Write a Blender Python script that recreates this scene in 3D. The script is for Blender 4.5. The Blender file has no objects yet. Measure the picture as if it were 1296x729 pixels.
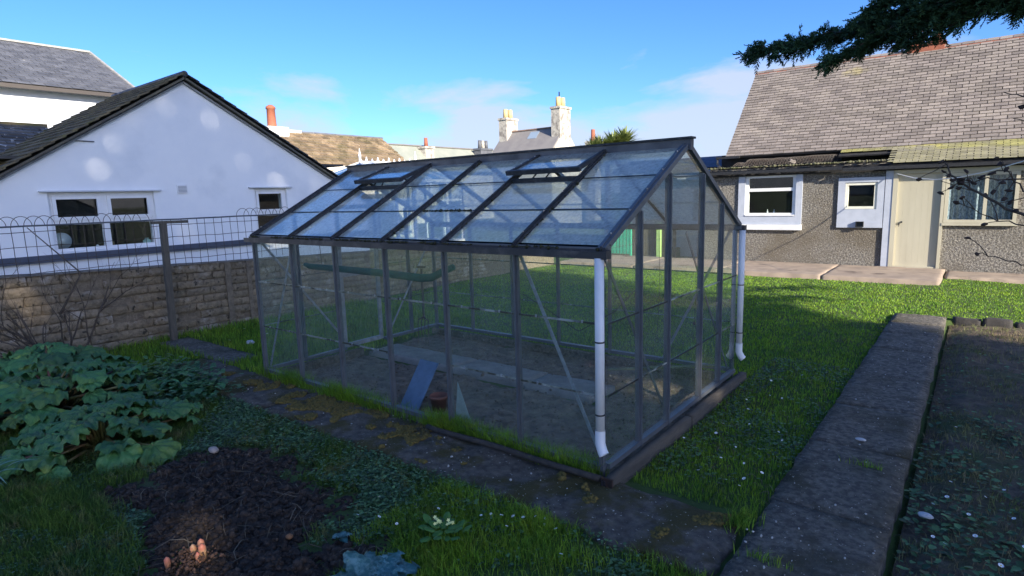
import bpy, bmesh, math, random
import numpy as np
from mathutils import Vector, Matrix, noise
R = math.radians
SC = bpy.context.scene
COL = SC.collection

# ------------------------------------------------------------------ camera, sky, sun, exposure
cam_d = bpy.data.cameras.new("camera"); cam = bpy.data.objects.new("camera", cam_d); COL.objects.link(cam)
FW = Vector((-0.61136097, 0.77612759, -0.1544789)); RT = Vector((0.78804229, 0.6149263, -0.02924041)); UP = Vector((-0.07229885, 0.13961235, 0.9875633))
M = Matrix((RT, UP, -FW)).transposed().to_4x4(); M.translation = Vector((1.6366, -2.9163, 1.6047))
cam.matrix_world = M
cam_d.sensor_width = 36; cam_d.lens = 36 * 751.9 / 1296; cam_d.clip_start = 0.05; cam_d.clip_end = 3000
SC.camera = cam

SUN_EL, SUN_AZ = R(22), R(-20)            # azimuth measured from +x towards +y
SDIR = Vector((math.cos(SUN_EL) * math.cos(SUN_AZ), math.cos(SUN_EL) * math.sin(SUN_AZ), math.sin(SUN_EL)))   # towards the sun
w = bpy.data.worlds.new("World"); SC.world = w; w.use_nodes = True
nt = w.node_tree; nt.nodes.clear()
def N(nt, t, **k):
    n = nt.nodes.new(t)
    for a, b in k.items(): setattr(n, a, b)
    return n
def setin(n, **k):
    for a, b in k.items(): n.inputs[a.replace('_', ' ')].default_value = b
sky = N(nt, 'ShaderNodeTexSky', sky_type='NISHITA', sun_disc=False, sun_elevation=SUN_EL, sun_rotation=math.atan2(SDIR.x, SDIR.y), altitude=0, air_density=0.7, dust_density=1.35, ozone_density=4.0)
tc = N(nt, 'ShaderNodeTexCoord')
mp = N(nt, 'ShaderNodeMapping'); mp.inputs['Scale'].default_value = (1, 1, 3.2); mp.inputs['Location'].default_value = (0.35, 0.1, 0.0)
nt.links.new(tc.outputs['Generated'], mp.inputs['Vector'])
n1 = N(nt, 'ShaderNodeTexNoise'); setin(n1, Scale=4.2, Detail=9.0, Roughness=0.55, Distortion=0.25)
nt.links.new(mp.outputs[0], n1.inputs['Vector'])
sep = N(nt, 'ShaderNodeSeparateXYZ'); nt.links.new(tc.outputs['Generated'], sep.inputs[0])
band = N(nt, 'ShaderNodeValToRGB'); cr = band.color_ramp; cr.elements[0].position = 0.0; cr.elements[0].color = (.62, .62, .62, 1); cr.elements[1].position = 0.30; cr.elements[1].color = (0, 0, 0, 1)
e = cr.elements.new(0.10); e.color = (.58, .58, .58, 1)
e = cr.elements.new(0.17); e.color = (.36, .36, .36, 1)
nt.links.new(sep.outputs['Z'], band.inputs[0])
add = N(nt, 'ShaderNodeMath', operation='ADD'); nt.links.new(n1.outputs['Fac'], add.inputs[0]); nt.links.new(band.outputs[0], add.inputs[1])
rmp = N(nt, 'ShaderNodeMapRange'); setin(rmp, From_Min=0.90, From_Max=1.08, To_Min=0.0, To_Max=0.8); nt.links.new(add.outputs[0], rmp.inputs['Value'])
hs = N(nt, 'ShaderNodeHueSaturation'); setin(hs, Saturation=1.13, Value=1.0); tn = N(nt, 'ShaderNodeMix', data_type='RGBA', blend_type='MULTIPLY'); tn.inputs['Factor'].default_value = 1; tn.inputs['B'].default_value = (.82, .84, .96, 1); nt.links.new(sky.outputs[0], tn.inputs['A']); nt.links.new(tn.outputs['Result'], hs.inputs['Color'])
mx = N(nt, 'ShaderNodeMix', data_type='RGBA'); mx.inputs['B'].default_value = (2.3, 2.5, 2.95, 1)
nt.links.new(rmp.outputs[0], mx.inputs['Factor']); nt.links.new(hs.outputs[0], mx.inputs['A'])
bg = N(nt, 'ShaderNodeBackground'); bg.inputs['Strength'].default_value = 0.135
out = N(nt, 'ShaderNodeOutputWorld'); nt.links.new(mx.outputs['Result'], bg.inputs['Color']); nt.links.new(bg.outputs[0], out.inputs[0])
sd = bpy.data.lights.new("sun", 'SUN'); sun = bpy.data.objects.new("sun", sd); COL.objects.link(sun)
sd.energy = 4.5; sd.angle = R(0.53); sd.color = (1.0, 0.90, 0.74)
sun.rotation_euler = SDIR.to_track_quat('Z', 'Y').to_euler()
SC.view_settings.view_transform = 'Standard'; SC.view_settings.look = 'None'; SC.view_settings.gamma = 1; SC.view_settings.exposure = 1.22
SC.cycles.transparent_max_bounces = 40; SC.cycles.max_bounces = 8

# ------------------------------------------------------------------ materials
MATS = {}
def mat(name, col, rough=0.8, metal=0.0, col2=None, nscale=8.0, ndetail=6.0, lo=0.35, hi=0.65, bump=0.0, bscale=30.0, bdist=0.01,
        col3=None, n3scale=1.5, lo3=0.55, hi3=0.7, island=0.0, spec=0.5, transl=0.0, objrand=False, stretch=None, col4=None, n4scale=60, lo4=.62, hi4=.7, world=False):
    if name in MATS: return MATS[name]
    m = bpy.data.materials.new(name); m.use_nodes = True; t = m.node_tree; b = t.nodes['Principled BSDF']
    b.inputs['Roughness'].default_value = rough; b.inputs['Metallic'].default_value = metal; b.inputs['Specular IOR Level'].default_value = spec
    co = N(t, 'ShaderNodeTexCoord'); vec = co.outputs['Object']
    if world:
        gg_ = N(t, 'ShaderNodeNewGeometry'); vec = gg_.outputs['Position']
    if objrand:
        oi = N(t, 'ShaderNodeObjectInfo'); vm = N(t, 'ShaderNodeVectorMath', operation='MULTIPLY_ADD')
        cx = N(t, 'ShaderNodeCombineXYZ')
        for i in range(3): t.links.new(oi.outputs['Random'], cx.inputs[i])
        vm.inputs[1].default_value = (37, 51, 23); t.links.new(cx.outputs[0], vm.inputs[0]); t.links.new(vec, vm.inputs[2]); vec = vm.outputs[0]
    if stretch:
        mpn = N(t, 'ShaderNodeMapping'); mpn.inputs['Scale'].default_value = stretch; t.links.new(vec, mpn.inputs[0]); vec = mpn.outputs[0]
    def layer(prev, c, sc, a, bb, det=6.0):
        n = N(t, 'ShaderNodeTexNoise'); setin(n, Scale=sc, Detail=det, Roughness=0.6); t.links.new(vec, n.inputs['Vector'])
        r = N(t, 'ShaderNodeMapRange'); setin(r, From_Min=a, From_Max=bb); t.links.new(n.outputs['Fac'], r.inputs['Value'])
        x = N(t, 'ShaderNodeMix', data_type='RGBA'); x.inputs['B'].default_value = (*c, 1)
        if hasattr(prev, 'is_linked'): t.links.new(prev, x.inputs['A'])
        else: x.inputs['A'].default_value = (*prev, 1)
        t.links.new(r.outputs[0], x.inputs['Factor']); return x.outputs['Result']
    c = col
    if col2: c = layer(c, col2, nscale, lo, hi, ndetail)
    if col3: c = layer(c, col3, n3scale, lo3, hi3)
    if col4: c = layer(c, col4, n4scale, lo4, hi4, 3.0)
    if island:
        g = N(t, 'ShaderNodeNewGeometry'); oi2 = N(t, 'ShaderNodeObjectInfo')
        ad = N(t, 'ShaderNodeMath', operation='ADD'); t.links.new(g.outputs['Random Per Island'], ad.inputs[0]); t.links.new(oi2.outputs['Random'], ad.inputs[1])
        fr = N(t, 'ShaderNodeMath', operation='FRACT'); t.links.new(ad.outputs[0], fr.inputs[0])
        r = N(t, 'ShaderNodeMapRange'); setin(r, To_Min=1 - island, To_Max=1 + island); t.links.new(fr.outputs[0], r.inputs['Value'])
        h = N(t, 'ShaderNodeHueSaturation'); t.links.new(r.outputs[0], h.inputs['Value'])
        if hasattr(c, 'is_linked'): t.links.new(c, h.inputs['Color'])
        else: h.inputs['Color'].default_value = (*c, 1)
        c = h.outputs[0]
    if hasattr(c, 'is_linked'): t.links.new(c, b.inputs['Base Color'])
    else: b.inputs['Base Color'].default_value = (*c, 1)
    if bump:
        n = N(t, 'ShaderNodeTexNoise'); setin(n, Scale=bscale, Detail=8.0, Roughness=0.65); t.links.new(vec, n.inputs['Vector'])
        bp = N(t, 'ShaderNodeBump'); setin(bp, Strength=bump, Distance=bdist); t.links.new(n.outputs['Fac'], bp.inputs['Height']); t.links.new(bp.outputs[0], b.inputs['Normal'])
    if transl:
        tr = N(t, 'ShaderNodeBsdfTranslucent')
        if hasattr(c, 'is_linked'): t.links.new(c, tr.inputs['Color'])
        else: tr.inputs['Color'].default_value = (*c, 1)
        ms = N(t, 'ShaderNodeMixShader'); ms.inputs[0].default_value = transl
        t.links.new(b.outputs[0], ms.inputs[1]); t.links.new(tr.outputs[0], ms.inputs[2]); t.links.new(ms.outputs[0], t.nodes['Material Output'].inputs['Surface'])
    MATS[name] = m; return m

def glass_mat(name, dirt=0.2, dirt_col=(.5, .55, .5), tint=(.86, .93, .90), dmax=0.6, rough=0.02, refl=1.7, nsc=3.0):
    m = bpy.data.materials.new(name); m.use_nodes = True; t = m.node_tree; t.nodes.clear()
    co = N(t, 'ShaderNodeTexCoord'); oi = N(t, 'ShaderNodeObjectInfo'); cx = N(t, 'ShaderNodeCombineXYZ')
    for i in range(3): t.links.new(oi.outputs['Random'], cx.inputs[i])
    vm = N(t, 'ShaderNodeVectorMath', operation='MULTIPLY_ADD'); vm.inputs[1].default_value = (37, 51, 23)
    t.links.new(cx.outputs[0], vm.inputs[0]); t.links.new(co.outputs['Object'], vm.inputs[2])
    n = N(t, 'ShaderNodeTexNoise'); setin(n, Scale=nsc, Detail=8.0, Roughness=0.6); t.links.new(vm.outputs[0], n.inputs['Vector'])
    n2 = N(t, 'ShaderNodeTexNoise'); setin(n2, Scale=38.0, Detail=5.0, Roughness=0.7); t.links.new(vm.outputs[0], n2.inputs['Vector'])
    m1 = N(t, 'ShaderNodeMath', operation='MULTIPLY'); t.links.new(n.outputs['Fac'], m1.inputs[0]); t.links.new(n2.outputs['Fac'], m1.inputs[1])
    r = N(t, 'ShaderNodeMapRange'); setin(r, From_Min=0.14, From_Max=0.42, To_Min=dirt * 0.45, To_Max=dmax); t.links.new(m1.outputs[0], r.inputs['Value'])
    geo = N(t, 'ShaderNodeNewGeometry'); inv = N(t, 'ShaderNodeMath', operation='SUBTRACT'); inv.inputs[0].default_value = 1; t.links.new(geo.outputs['Backfacing'], inv.inputs[1])
    fr = N(t, 'ShaderNodeFresnel'); fr.inputs['IOR'].default_value = refl
    mf = N(t, 'ShaderNodeMath', operation='MULTIPLY'); t.links.new(fr.outputs[0], mf.inputs[0]); t.links.new(inv.outputs[0], mf.inputs[1])
    md = N(t, 'ShaderNodeMath', operation='MULTIPLY'); t.links.new(r.outputs[0], md.inputs[0]); t.links.new(inv.outputs[0], md.inputs[1])
    tr = N(t, 'ShaderNodeBsdfTransparent'); tr.inputs[0].default_value = (*[x ** .5 for x in tint], 1)
    gl = N(t, 'ShaderNodeBsdfGlossy'); gl.inputs['Roughness'].default_value = rough; gl.inputs['Color'].default_value = (1, 1, 1, 1)
    df = N(t, 'ShaderNodeBsdfDiffuse'); df.inputs[0].default_value = (*dirt_col, 1)
    tl = N(t, 'ShaderNodeBsdfTranslucent'); tl.inputs[0].default_value = (*dirt_col, 1)
    dm = N(t, 'ShaderNodeMixShader'); dm.inputs[0].default_value = 0.5; t.links.new(df.outputs[0], dm.inputs[1]); t.links.new(tl.outputs[0], dm.inputs[2])
    a = N(t, 'ShaderNodeMixShader'); t.links.new(md.outputs[0], a.inputs[0]); t.links.new(tr.outputs[0], a.inputs[1]); t.links.new(dm.outputs[0], a.inputs[2])
    bb = N(t, 'ShaderNodeMixShader'); t.links.new(mf.outputs[0], bb.inputs[0]); t.links.new(a.outputs[0], bb.inputs[1]); t.links.new(gl.outputs[0], bb.inputs[2])
    o = N(t, 'ShaderNodeOutputMaterial'); t.links.new(bb.outputs[0], o.inputs[0]); return m

G_SIDE = glass_mat('side_glass', 0.05, (.68, .76, .66), dmax=0.17, nsc=1.7, refl=1.7, tint=(.93, .98, .96))
G_ROOF = glass_mat('roof_glass', 0.80, (.93, .92, .80), dmax=0.90, refl=2.1, nsc=1.1)  # pale dirt film, thickened to stand in for sky reflection and backlight
G_WIN = glass_mat('window_glass', 0.02, (.4, .4, .4), dmax=0.04, refl=1.6)
G_CLEAR = glass_mat('thick_glass', 0.3, (.45, .55, .5), dmax=0.6, refl=1.8)
alu = mat('weathered_aluminium', (.14, .155, .175), .45, .35, col2=(.11, .12, .135), nscale=9, col3=(.075, .08, .075), n3scale=7, lo3=.6, hi3=.8, bump=.15, bscale=60, objrand=True)
alud = mat('dirty_glazing_bar', (.035, .037, .04), .6, .25, col2=(.09, .095, .10), nscale=22, lo=.5, hi=.75, bump=.3, bscale=40, objrand=True)
alul = mat('pale_aluminium_brace', (.36, .38, .40), .45, .3, col2=(.22, .23, .24), nscale=20, objrand=True)
black = mat('black_plastic', (.018, .018, .02), .45, col2=(.035, .035, .035), nscale=25)
steel = mat('bolt_metal', (.5, .5, .5), .35, .8, col2=(.3, .3, .3))
upvc = mat('white_plastic', (.78, .79, .80), .4, col2=(.66, .67, .66), nscale=5, lo=.5, hi=.8)
moss = mat('moss', (.028, .032, .012), .95, col2=(.055, .05, .02), nscale=40, bump=.6, bscale=90)
mosspath = mat('moss_lumps', (.085, .075, .018), .95, col2=(.19, .13, .03), nscale=30, col3=(.03, .03, .02), n3scale=12, bump=.6, bscale=90)
conc = mat('garden_concrete', (.19, .17, .135), .92, col2=(.08, .073, .06), nscale=26, lo=.40, hi=.60, col3=(.06, .055, .03), n3scale=2.5, lo3=.50, hi3=.68, bump=1.0, bscale=45, bdist=.03, col4=(.50, .46, .38), n4scale=62, lo4=.655, hi4=.70)
conc2 = mat('patio_concrete', (.34, .27, .205), .9, col2=(.24, .19, .15), nscale=3, col3=(.12, .09, .07), n3scale=1.6, lo3=.58, hi3=.68, bump=.4, bscale=50, bdist=.008)
mossy_conc = mat('mossy_concrete', (.17, .145, .115), .93, col2=(.065, .056, .045), nscale=17, col3=(.075, .062, .014), n3scale=2.3, lo3=.47, hi3=.56, bump=1.0, bscale=40, bdist=.035, col4=(.5, .46, .38), n4scale=50, lo4=.66, hi4=.70)
soil = mat('soil', (.065, .045, .032), .97, col2=(.022, .016, .012), nscale=12, col3=(.16, .115, .08), n3scale=30, lo3=.58, hi3=.7, bump=1.0, bscale=60, bdist=.02, island=.3)
drysoil = mat('dry_greenhouse_soil', (.24, .185, .135), .97, col2=(.10, .08, .06), nscale=9, col3=(.22, .19, .15), n3scale=40, lo3=.64, hi3=.72, bump=1.0, bscale=50, bdist=.02, island=.3)
lawn = mat('lawn_ground', (.07, .12, .02), .95, col2=(.05, .08, .02), nscale=3, col3=(.07, .055, .035), n3scale=1.3, lo3=.6, hi3=.72, bump=.8, bscale=60, bdist=.02)
blade = mat('grass_blade', (.22, .37, .03), .55, col2=(.11, .24, .03), nscale=2.2, col3=(.34, .42, .04), n3scale=9, lo3=.5, hi3=.75, island=.55, transl=.45, spec=.4)
weedm = mat('weed_leaf', (.11, .20, .07), .45, col2=(.07, .14, .05), nscale=5, island=.75, transl=.2, spec=.5)
straw = mat('dead_stems', (.17, .13, .08), .85, col2=(.09, .07, .045), nscale=7, island=.4)
render_w = mat('white_render', (.86, .87, .87), .85, col2=(.80, .82, .84), nscale=1.6, col3=(.66, .69, .72), n3scale=.9, lo3=.55, hi3=.8, bump=.25, bscale=45, bdist=.006)
cream_r = mat('cream_render', (.70, .66, .58), .85, col2=(.60, .56, .48), nscale=3, bump=.3, bscale=40)

def roughcast_mat():
    m = mat('roughcast', (.31, .295, .265), .95, col2=(.14, .132, .12), nscale=30, lo=.42, hi=.56, ndetail=4, col3=(.16, .14, .11), n3scale=.9, lo3=.42, hi3=.66, col4=(.48, .44, .37), n4scale=40, lo4=.60, hi4=.67, bump=1.0, bscale=32, bdist=.06)
    return m
rcast = roughcast_mat()
bluep = mat('pale_blue_paint', (.46, .50, .58), .6, col2=(.40, .44, .52), nscale=5, bump=.15, bscale=20)
creamp = mat('cream_paint', (.50, .47, .36), .5, col2=(.44, .41, .31), nscale=3, bump=.1, bscale=15, stretch=(1, 1, .25))
slate = mat('purple_slate', (.215, .185, .165), .75, col2=(.265, .23, .195), nscale=3, col3=(.40, .34, .12), n3scale=.8, lo3=.62, hi3=.75, island=.24, bump=.4, bscale=25, objrand=False)
slatel = mat('lichened_slate', (.27, .25, .19), .8, col2=(.35, .33, .13), nscale=1.6, lo=.4, hi=.62, col3=(.50, .45, .10), n3scale=2.3, lo3=.58, hi3=.72, island=.2, bump=.4, bscale=30)
dslate = mat('dark_slate', (.085, .09, .105), .6, col2=(.13, .135, .15), nscale=4, col3=(.40, .39, .36), n3scale=7, lo3=.70, hi3=.74, island=.2, bump=.4, bscale=30)
tile = mat('mossy_tile', (.20, .145, .095), .9, col2=(.28, .21, .13), nscale=5, col3=(.12, .10, .05), n3scale=2, lo3=.45, hi3=.7, island=.35, bump=.8, bscale=20, bdist=.03)
dtile = mat('dark_tile', (.06, .058, .055), .9, col2=(.11, .10, .07), nscale=5, island=.3, bump=.8, bscale=25)
gslate = mat('grey_slate', (.17, .16, .16), .8, col2=(.21, .20, .19), nscale=2, island=.1, bump=.2, bscale=20)
greens = mat('green_grey_roof', (.24, .26, .22), .85, col2=(.30, .31, .26), nscale=1, bump=.2, bscale=20)
terra = mat('terracotta', (.36, .12, .065), .8, col2=(.26, .09, .055), nscale=6, bump=.2, bscale=20)
brickm = mat('pitted_block', (.28, .22, .145), .95, col2=(.19, .15, .10), nscale=16, lo=.42, hi=.6, col3=(.40, .35, .29), n3scale=5, lo3=.56, hi3=.68, island=.16, bump=.8, bscale=26, bdist=.035, col4=(.05, .042, .03), n4scale=13, lo4=.59, hi4=.67, world=True)
mortar = mat('old_mortar', (.25, .20, .14), .97, col2=(.15, .12, .085), nscale=20, bump=1, bscale=40, bdist=.02)
stonem = mat('chimney_stone', (.48, .45, .39), .9, col2=(.24, .215, .19), nscale=3.5, lo=.48, hi=.62, bump=.6, bscale=9, bdist=.05)
wood = mat('weathered_wood', (.13, .115, .09), .9, col2=(.085, .075, .06), nscale=10, stretch=(6, 6, .6), bump=.5, bscale=30)
dwood = mat('plinth_board', (.10, .085, .065), .92, col2=(.06, .052, .042), nscale=6, stretch=(1, .6, 4), bump=.6, bscale=30)
wirem = mat('rusty_wire', (.05, .045, .04), .7, .3, col2=(.10, .07, .05), nscale=15)
twigm = mat('bark_twig', (.06, .045, .035), .9, col2=(.10, .08, .06), nscale=20, bump=.3)
barkm = mat('conifer_bark', (.09, .065, .05), .95, col2=(.05, .04, .03), nscale=6, bump=.8, bscale=14, bdist=.03, stretch=(1, 1, .3))
conif = mat('conifer_foliage', (.03, .07, .038), .7, col2=(.055, .11, .045), nscale=2.5, island=.35, spec=.2)
rhub = mat('rhubarb_leaf', (.06, .165, .045), .38, col2=(.17, .24, .03), nscale=1.6, lo=.5, hi=.68, col3=(.045, .13, .045), n3scale=6, island=.3, bump=.7, bscale=24, bdist=.02, transl=.12, objrand=True)
rstalk = mat('rhubarb_stalk', (.13, .05, .03), .5, col2=(.14, .16, .05), nscale=6)
kalem = mat('kale_leaf', (.07, .20, .18), .5, col2=(.22, .38, .34), nscale=22, lo=.45, hi=.6, island=.25, bump=.6, bscale=45, bdist=.01, transl=.1, objrand=True)
strapm = mat('strap_leaf', (.13, .25, .16), .4, col2=(.20, .33, .25), nscale=6, island=.3, stretch=(1, 1, .3))
petal = mat('white_petal', (.85, .85, .85), .6); yell = mat('yellow_disc', (.75, .55, .05), .7); primy = mat('primrose_petal', (.88, .84, .30), .6)
budm = mat('rhubarb_bud', (.62, .16, .10), .5, col2=(.50, .30, .15), nscale=15)
foam = mat('green_foam_sleeve', (.008, .11, .095), .85, col2=(.006, .075, .065), nscale=18, bump=.3, bscale=60)
bluegreen = mat('green_gate_paint', (.05, .42, .26), .6, col2=(.04, .34, .22), nscale=5)
limep = mat('lime_post_paint', (.42, .62, .20), .6, col2=(.36, .55, .18), nscale=5)
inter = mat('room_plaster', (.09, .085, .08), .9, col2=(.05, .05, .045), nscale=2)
darkvoid = mat('dark_board_and_void', (.012, .012, .014), .9, col2=(.03, .03, .03), nscale=10)  # near-black boards; also paints the shade in openings and gaps
lace = mat('lace_curtain', (.34, .40, .48), .9, col2=(.16, .20, .27), nscale=22, lo=.45, hi=.55, stretch=(2.2, 1, 1))
bluepanel = mat('blue_board', (.12, .19, .29), .5, col2=(.085, .14, .21), nscale=9)
navy = mat('navy_slate', (.06, .075, .13), .6, col2=(.09, .105, .16), nscale=5, island=.15)
bandm = mat('navy_band_paint', (.05, .065, .10), .6, col2=(.08, .09, .12), nscale=7)
cordl = mat('cordyline_leaf', (.17, .23, .06), .5, col2=(.24, .27, .09), nscale=3, island=.4, transl=.2)
ropem = mat('white_rope', (.7, .7, .66), .8)
leadm = mat('lead_flashing', (.26, .26, .25), .7, col2=(.38, .37, .34), nscale=6)
potm = mat('terracotta_pot_dull', (.20, .085, .06), .85, col2=(.14, .07, .05), nscale=10)

# ------------------------------------------------------------------ object helpers
def wmat(o):
    m = o.matrix_basis.copy()
    if o.parent: m = wmat(o.parent) @ o.matrix_parent_inverse @ m
    return m
def put(o, parent):
    if parent is not None:
        inv = wmat(parent).inverted(); o.parent = parent; o.matrix_parent_inverse = inv
    return o
def tag(o, label=None, cat=None, group=None, kind=None):
    if label: o['label'] = label
    if cat: o['category'] = cat
    if group: o['group'] = group
    if kind: o['kind'] = kind
    return o
def empty(name, loc, label=None, cat=None, group=None):
    o = bpy.data.objects.new(name, None); COL.objects.link(o); o.location = loc; o.empty_display_size = .2
    return tag(o, label, cat, group)
class MB:
    def __init__(s): s.v = []; s.f = []
    def quad(s, *p):
        n = len(s.v); s.v += [tuple(x) for x in p]; s.f.append(tuple(range(n, n + len(p)))); return s
    def hexa(s, p):
        n = len(s.v); s.v += [tuple(x) for x in p]
        s.f += [tuple(n + i for i in q) for q in ((3, 2, 1, 0), (4, 5, 6, 7), (0, 1, 5, 4), (1, 2, 6, 5), (2, 3, 7, 6), (3, 0, 4, 7))]; return s
    def box(s, a, b):
        x0, y0, z0 = [min(a[i], b[i]) for i in range(3)]; x1, y1, z1 = [max(a[i], b[i]) for i in range(3)]
        return s.hexa([(x0, y0, z0), (x1, y0, z0), (x1, y1, z0), (x0, y1, z0), (x0, y0, z1), (x1, y0, z1), (x1, y1, z1), (x0, y1, z1)])
    def bar(s, p, q, wd, ht, up=(0, 0, 1)):        # rectangular bar from p to q
        p, q = Vector(p), Vector(q); d = (q - p).normalized(); u = Vector(up); u = (u - d * u.dot(d))
        if u.length < 1e-4: u = Vector((1, 0, 0)) - d * d.x
        u.normalize(); r = d.cross(u).normalized() * wd / 2; u = u * ht / 2
        return s.hexa([p - r - u, p + r - u, q + r - u, q - r - u, p - r + u, p + r + u, q + r + u, q - r + u])
    def tube(s, pts, rad, n=8, cap=True):
        pts = [Vector(p) for p in pts]; rs = rad if isinstance(rad, (list, tuple)) else [rad] * len(pts)
        base = len(s.v); ref = None
        for i, p in enumerate(pts):
            d = (pts[min(i + 1, len(pts) - 1)] - pts[max(i - 1, 0)])
            if d.length < 1e-9: d = Vector((0, 0, 1))
            d.normalize()
            if ref is None: ref = Vector((0, 0, 1)) if abs(d.z) < .9 else Vector((1, 0, 0))
            u = (ref - d * ref.dot(d)).normalized(); ref = u; r = d.cross(u)
            for k in range(n):
                a = 2 * math.pi * k / n; s.v.append(tuple(p + (u * math.cos(a) + r * math.sin(a)) * rs[i]))
        for i in range(len(pts) - 1):
            for k in range(n):
                a = base + i * n + k; b = base + i * n + (k + 1) % n; s.f.append((a, b, b + n, a + n))
        if cap: s.f.append(tuple(base + k for k in range(n))[::-1]); s.f.append(tuple(base + (len(pts) - 1) * n + k for k in range(n)))
        return s
    def mesh(s, name, m=None, smooth=False):
        me = bpy.data.meshes.new(name); me.from_pydata(s.v, [], s.f)
        if m: me.materials.append(m)
        if smooth: me.shade_smooth()
        me.update(); return me
    def build(s, name, m, parent=None, smooth=False, fix=True):
        me = s.mesh(name, m, smooth)
        if fix:
            bm = bmesh.new(); bm.from_mesh(me); bmesh.ops.recalc_face_normals(bm, faces=bm.faces); bm.to_mesh(me); bm.free()
        o = bpy.data.objects.new(name, me); COL.objects.link(o); return put(o, parent)
def obj(name, me, parent=None, loc=None, rot=None, scale=None):
    o = bpy.data.objects.new(name, me); COL.objects.link(o)
    if loc is not None: o.location = loc
    if rot is not None: o.rotation_euler = rot
    if scale is not None: o.scale = scale
    return put(o, parent)
def npmesh(name, V, F, m, smooth=False):               # V (n,3) float, F (k,c) int
    me = bpy.data.meshes.new(name); n = len(V); k, c = F.shape
    me.vertices.add(n); me.vertices.foreach_set('co', np.ascontiguousarray(V, dtype=np.float32).ravel())
    me.loops.add(k * c); me.loops.foreach_set('vertex_index', np.ascontiguousarray(F, dtype=np.int32).ravel())
    me.polygons.add(k); me.polygons.foreach_set('loop_start', np.arange(0, k * c, c, dtype=np.int32)); me.polygons.foreach_set('loop_total', np.full(k, c, dtype=np.int32))
    me.materials.append(m); me.update(calc_edges=True); me.validate()
    if smooth: me.shade_smooth()
    return me
rnd = random.Random(7); rng = np.random.default_rng(5)
def nz(x, y, z=0.0, s=1.0): return noise.noise(Vector((x * s, y * s, z * s)))

def bevel(me, wd, seg=1):
    bm = bmesh.new(); bm.from_mesh(me); bmesh.ops.bevel(bm, geom=list(bm.edges), offset=wd, segments=seg, affect='EDGES', profile=.6); bm.to_mesh(me); bm.free(); return me

# ------------------------------------------------------------------ ground
def axis(segs):
    r = []
    for a, b, st in segs: r += list(np.arange(a, b - 1e-6, st))
    return np.array(r + [segs[-1][1]])
def gh(x, y):
    return -0.1 + 0.025 * nz(x, y, 3, .6) + 0.010 * nz(x, y, 9, 3.0)
gx = axis([(-800, -100, 140), (-100, -20, 16), (-20, -8, 1.5), (-8, 4, .12), (4, 20, 2), (20, 100, 16), (100, 800, 140)])
gy = axis([(-800, -100, 140), (-100, -14, 14), (-14, -4, 1.2), (-4, 12, .12), (12, 30, 2), (30, 100, 14), (100, 800, 140)])
V = np.zeros((len(gx) * len(gy), 3))
for i, x in enumerate(gx):
    for j, y in enumerate(gy):
        z = gh(x, y) if (-9 < x < 5 and -5 < y < 12) else -0.13
        if x > 1.40 and x < 4.7 and -1.6 < y < 6.12: z = -.26
        if -3.75 < x < 0.02 and 0.02 < y < 2.35: z = -0.13
        V[i * len(gy) + j] = (x, y, z)
I, J = np.meshgrid(np.arange(len(gx) - 1), np.arange(len(gy) - 1), indexing='ij'); a = (I * len(gy) + J).ravel()
F = np.stack([a, a + len(gy), a + len(gy) + 1, a + 1], 1)
ground = obj('ground', npmesh('ground', V, F, lawn, True)); tag(ground, 'grassy garden ground with patches of bare earth', kind='structure')

def patch(name, x0, x1, y0, y1, st, zf, m, inside=None, kind='structure', label=None):
    xs = np.arange(x0, x1 + st / 2, st); ys = np.arange(y0, y1 + st / 2, st); nY = len(ys)
    V = np.array([(x, y, zf(x, y)) for x in xs for y in ys]); F = []
    for i in range(len(xs) - 1):
        for j in range(nY - 1):
            if inside is None or inside(xs[i] + st / 2, ys[j] + st / 2): F.append((i * nY + j, (i + 1) * nY + j, (i + 1) * nY + j + 1, i * nY + j + 1))
    o = obj(name, npmesh(name, V, np.array(F), m, True)); tag(o, label, kind=kind); return o
# dug soil in the foreground: an irregular patch, thinning out at its rim
def soilmask(x, y):
    cx, cy = -1.72, -1.42
    d = math.hypot((x - cx) / 1.0, (y - cy) / .50) + .5 * nz(x, y, 2, 2.2) + .35 * nz(x, y, 8, 6)
    e = math.hypot((x + .95) / .55, (y + 1.75) / .42) + .3 * nz(x, y, 5, 3)
    return max(1.0 - d, 1.0 - e)
def soilz(x, y):
    k = soilmask(x, y); return gh(x, y) + (-0.01 + .03 * min(1, max(0, k) * 2.2)) + (.035 * nz(x, y, 1, 9) + .02 * nz(x, y, 4, 22)) * min(1, max(0, k * 4))
patch('soil_bed', -3.2, -.2, -2.4, -.7, .025, soilz, soil, lambda x, y: soilmask(x, y) > -.02, label='freshly dug dark soil in the foreground bed')
def bedz(x, y): return gh(x, y) - .015 - .05 * max(0, 1 - (x - 1.43) / .22) + .02 * nz(x, y, 1, 8) + .012 * nz(x, y, 4, 25)
patch('right_bed', 1.44, 4.6, -1.5, 6.1, .05, bedz, mat('weedy_soil', (.19, .135, .09), .97, col2=(.08, .06, .04), nscale=11, col3=(.08, .10, .03), n3scale=2, lo3=.5, hi3=.7, bump=1, bscale=50, bdist=.02), label='bare weedy soil bed right of the long path')
def ghz(x, y): return -.105 + .03 * nz(x, y, 1, 3) + .02 * nz(x, y, 4, 14) + .012 * nz(x, y, 4, 35) - (.05 if 1.15 < y < 1.62 and x < -.75 else 0)
patch('greenhouse_bed', -3.70, -.01, .03, 2.31, .035, ghz, drysoil, label='dry soil floor inside the greenhouse')

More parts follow.
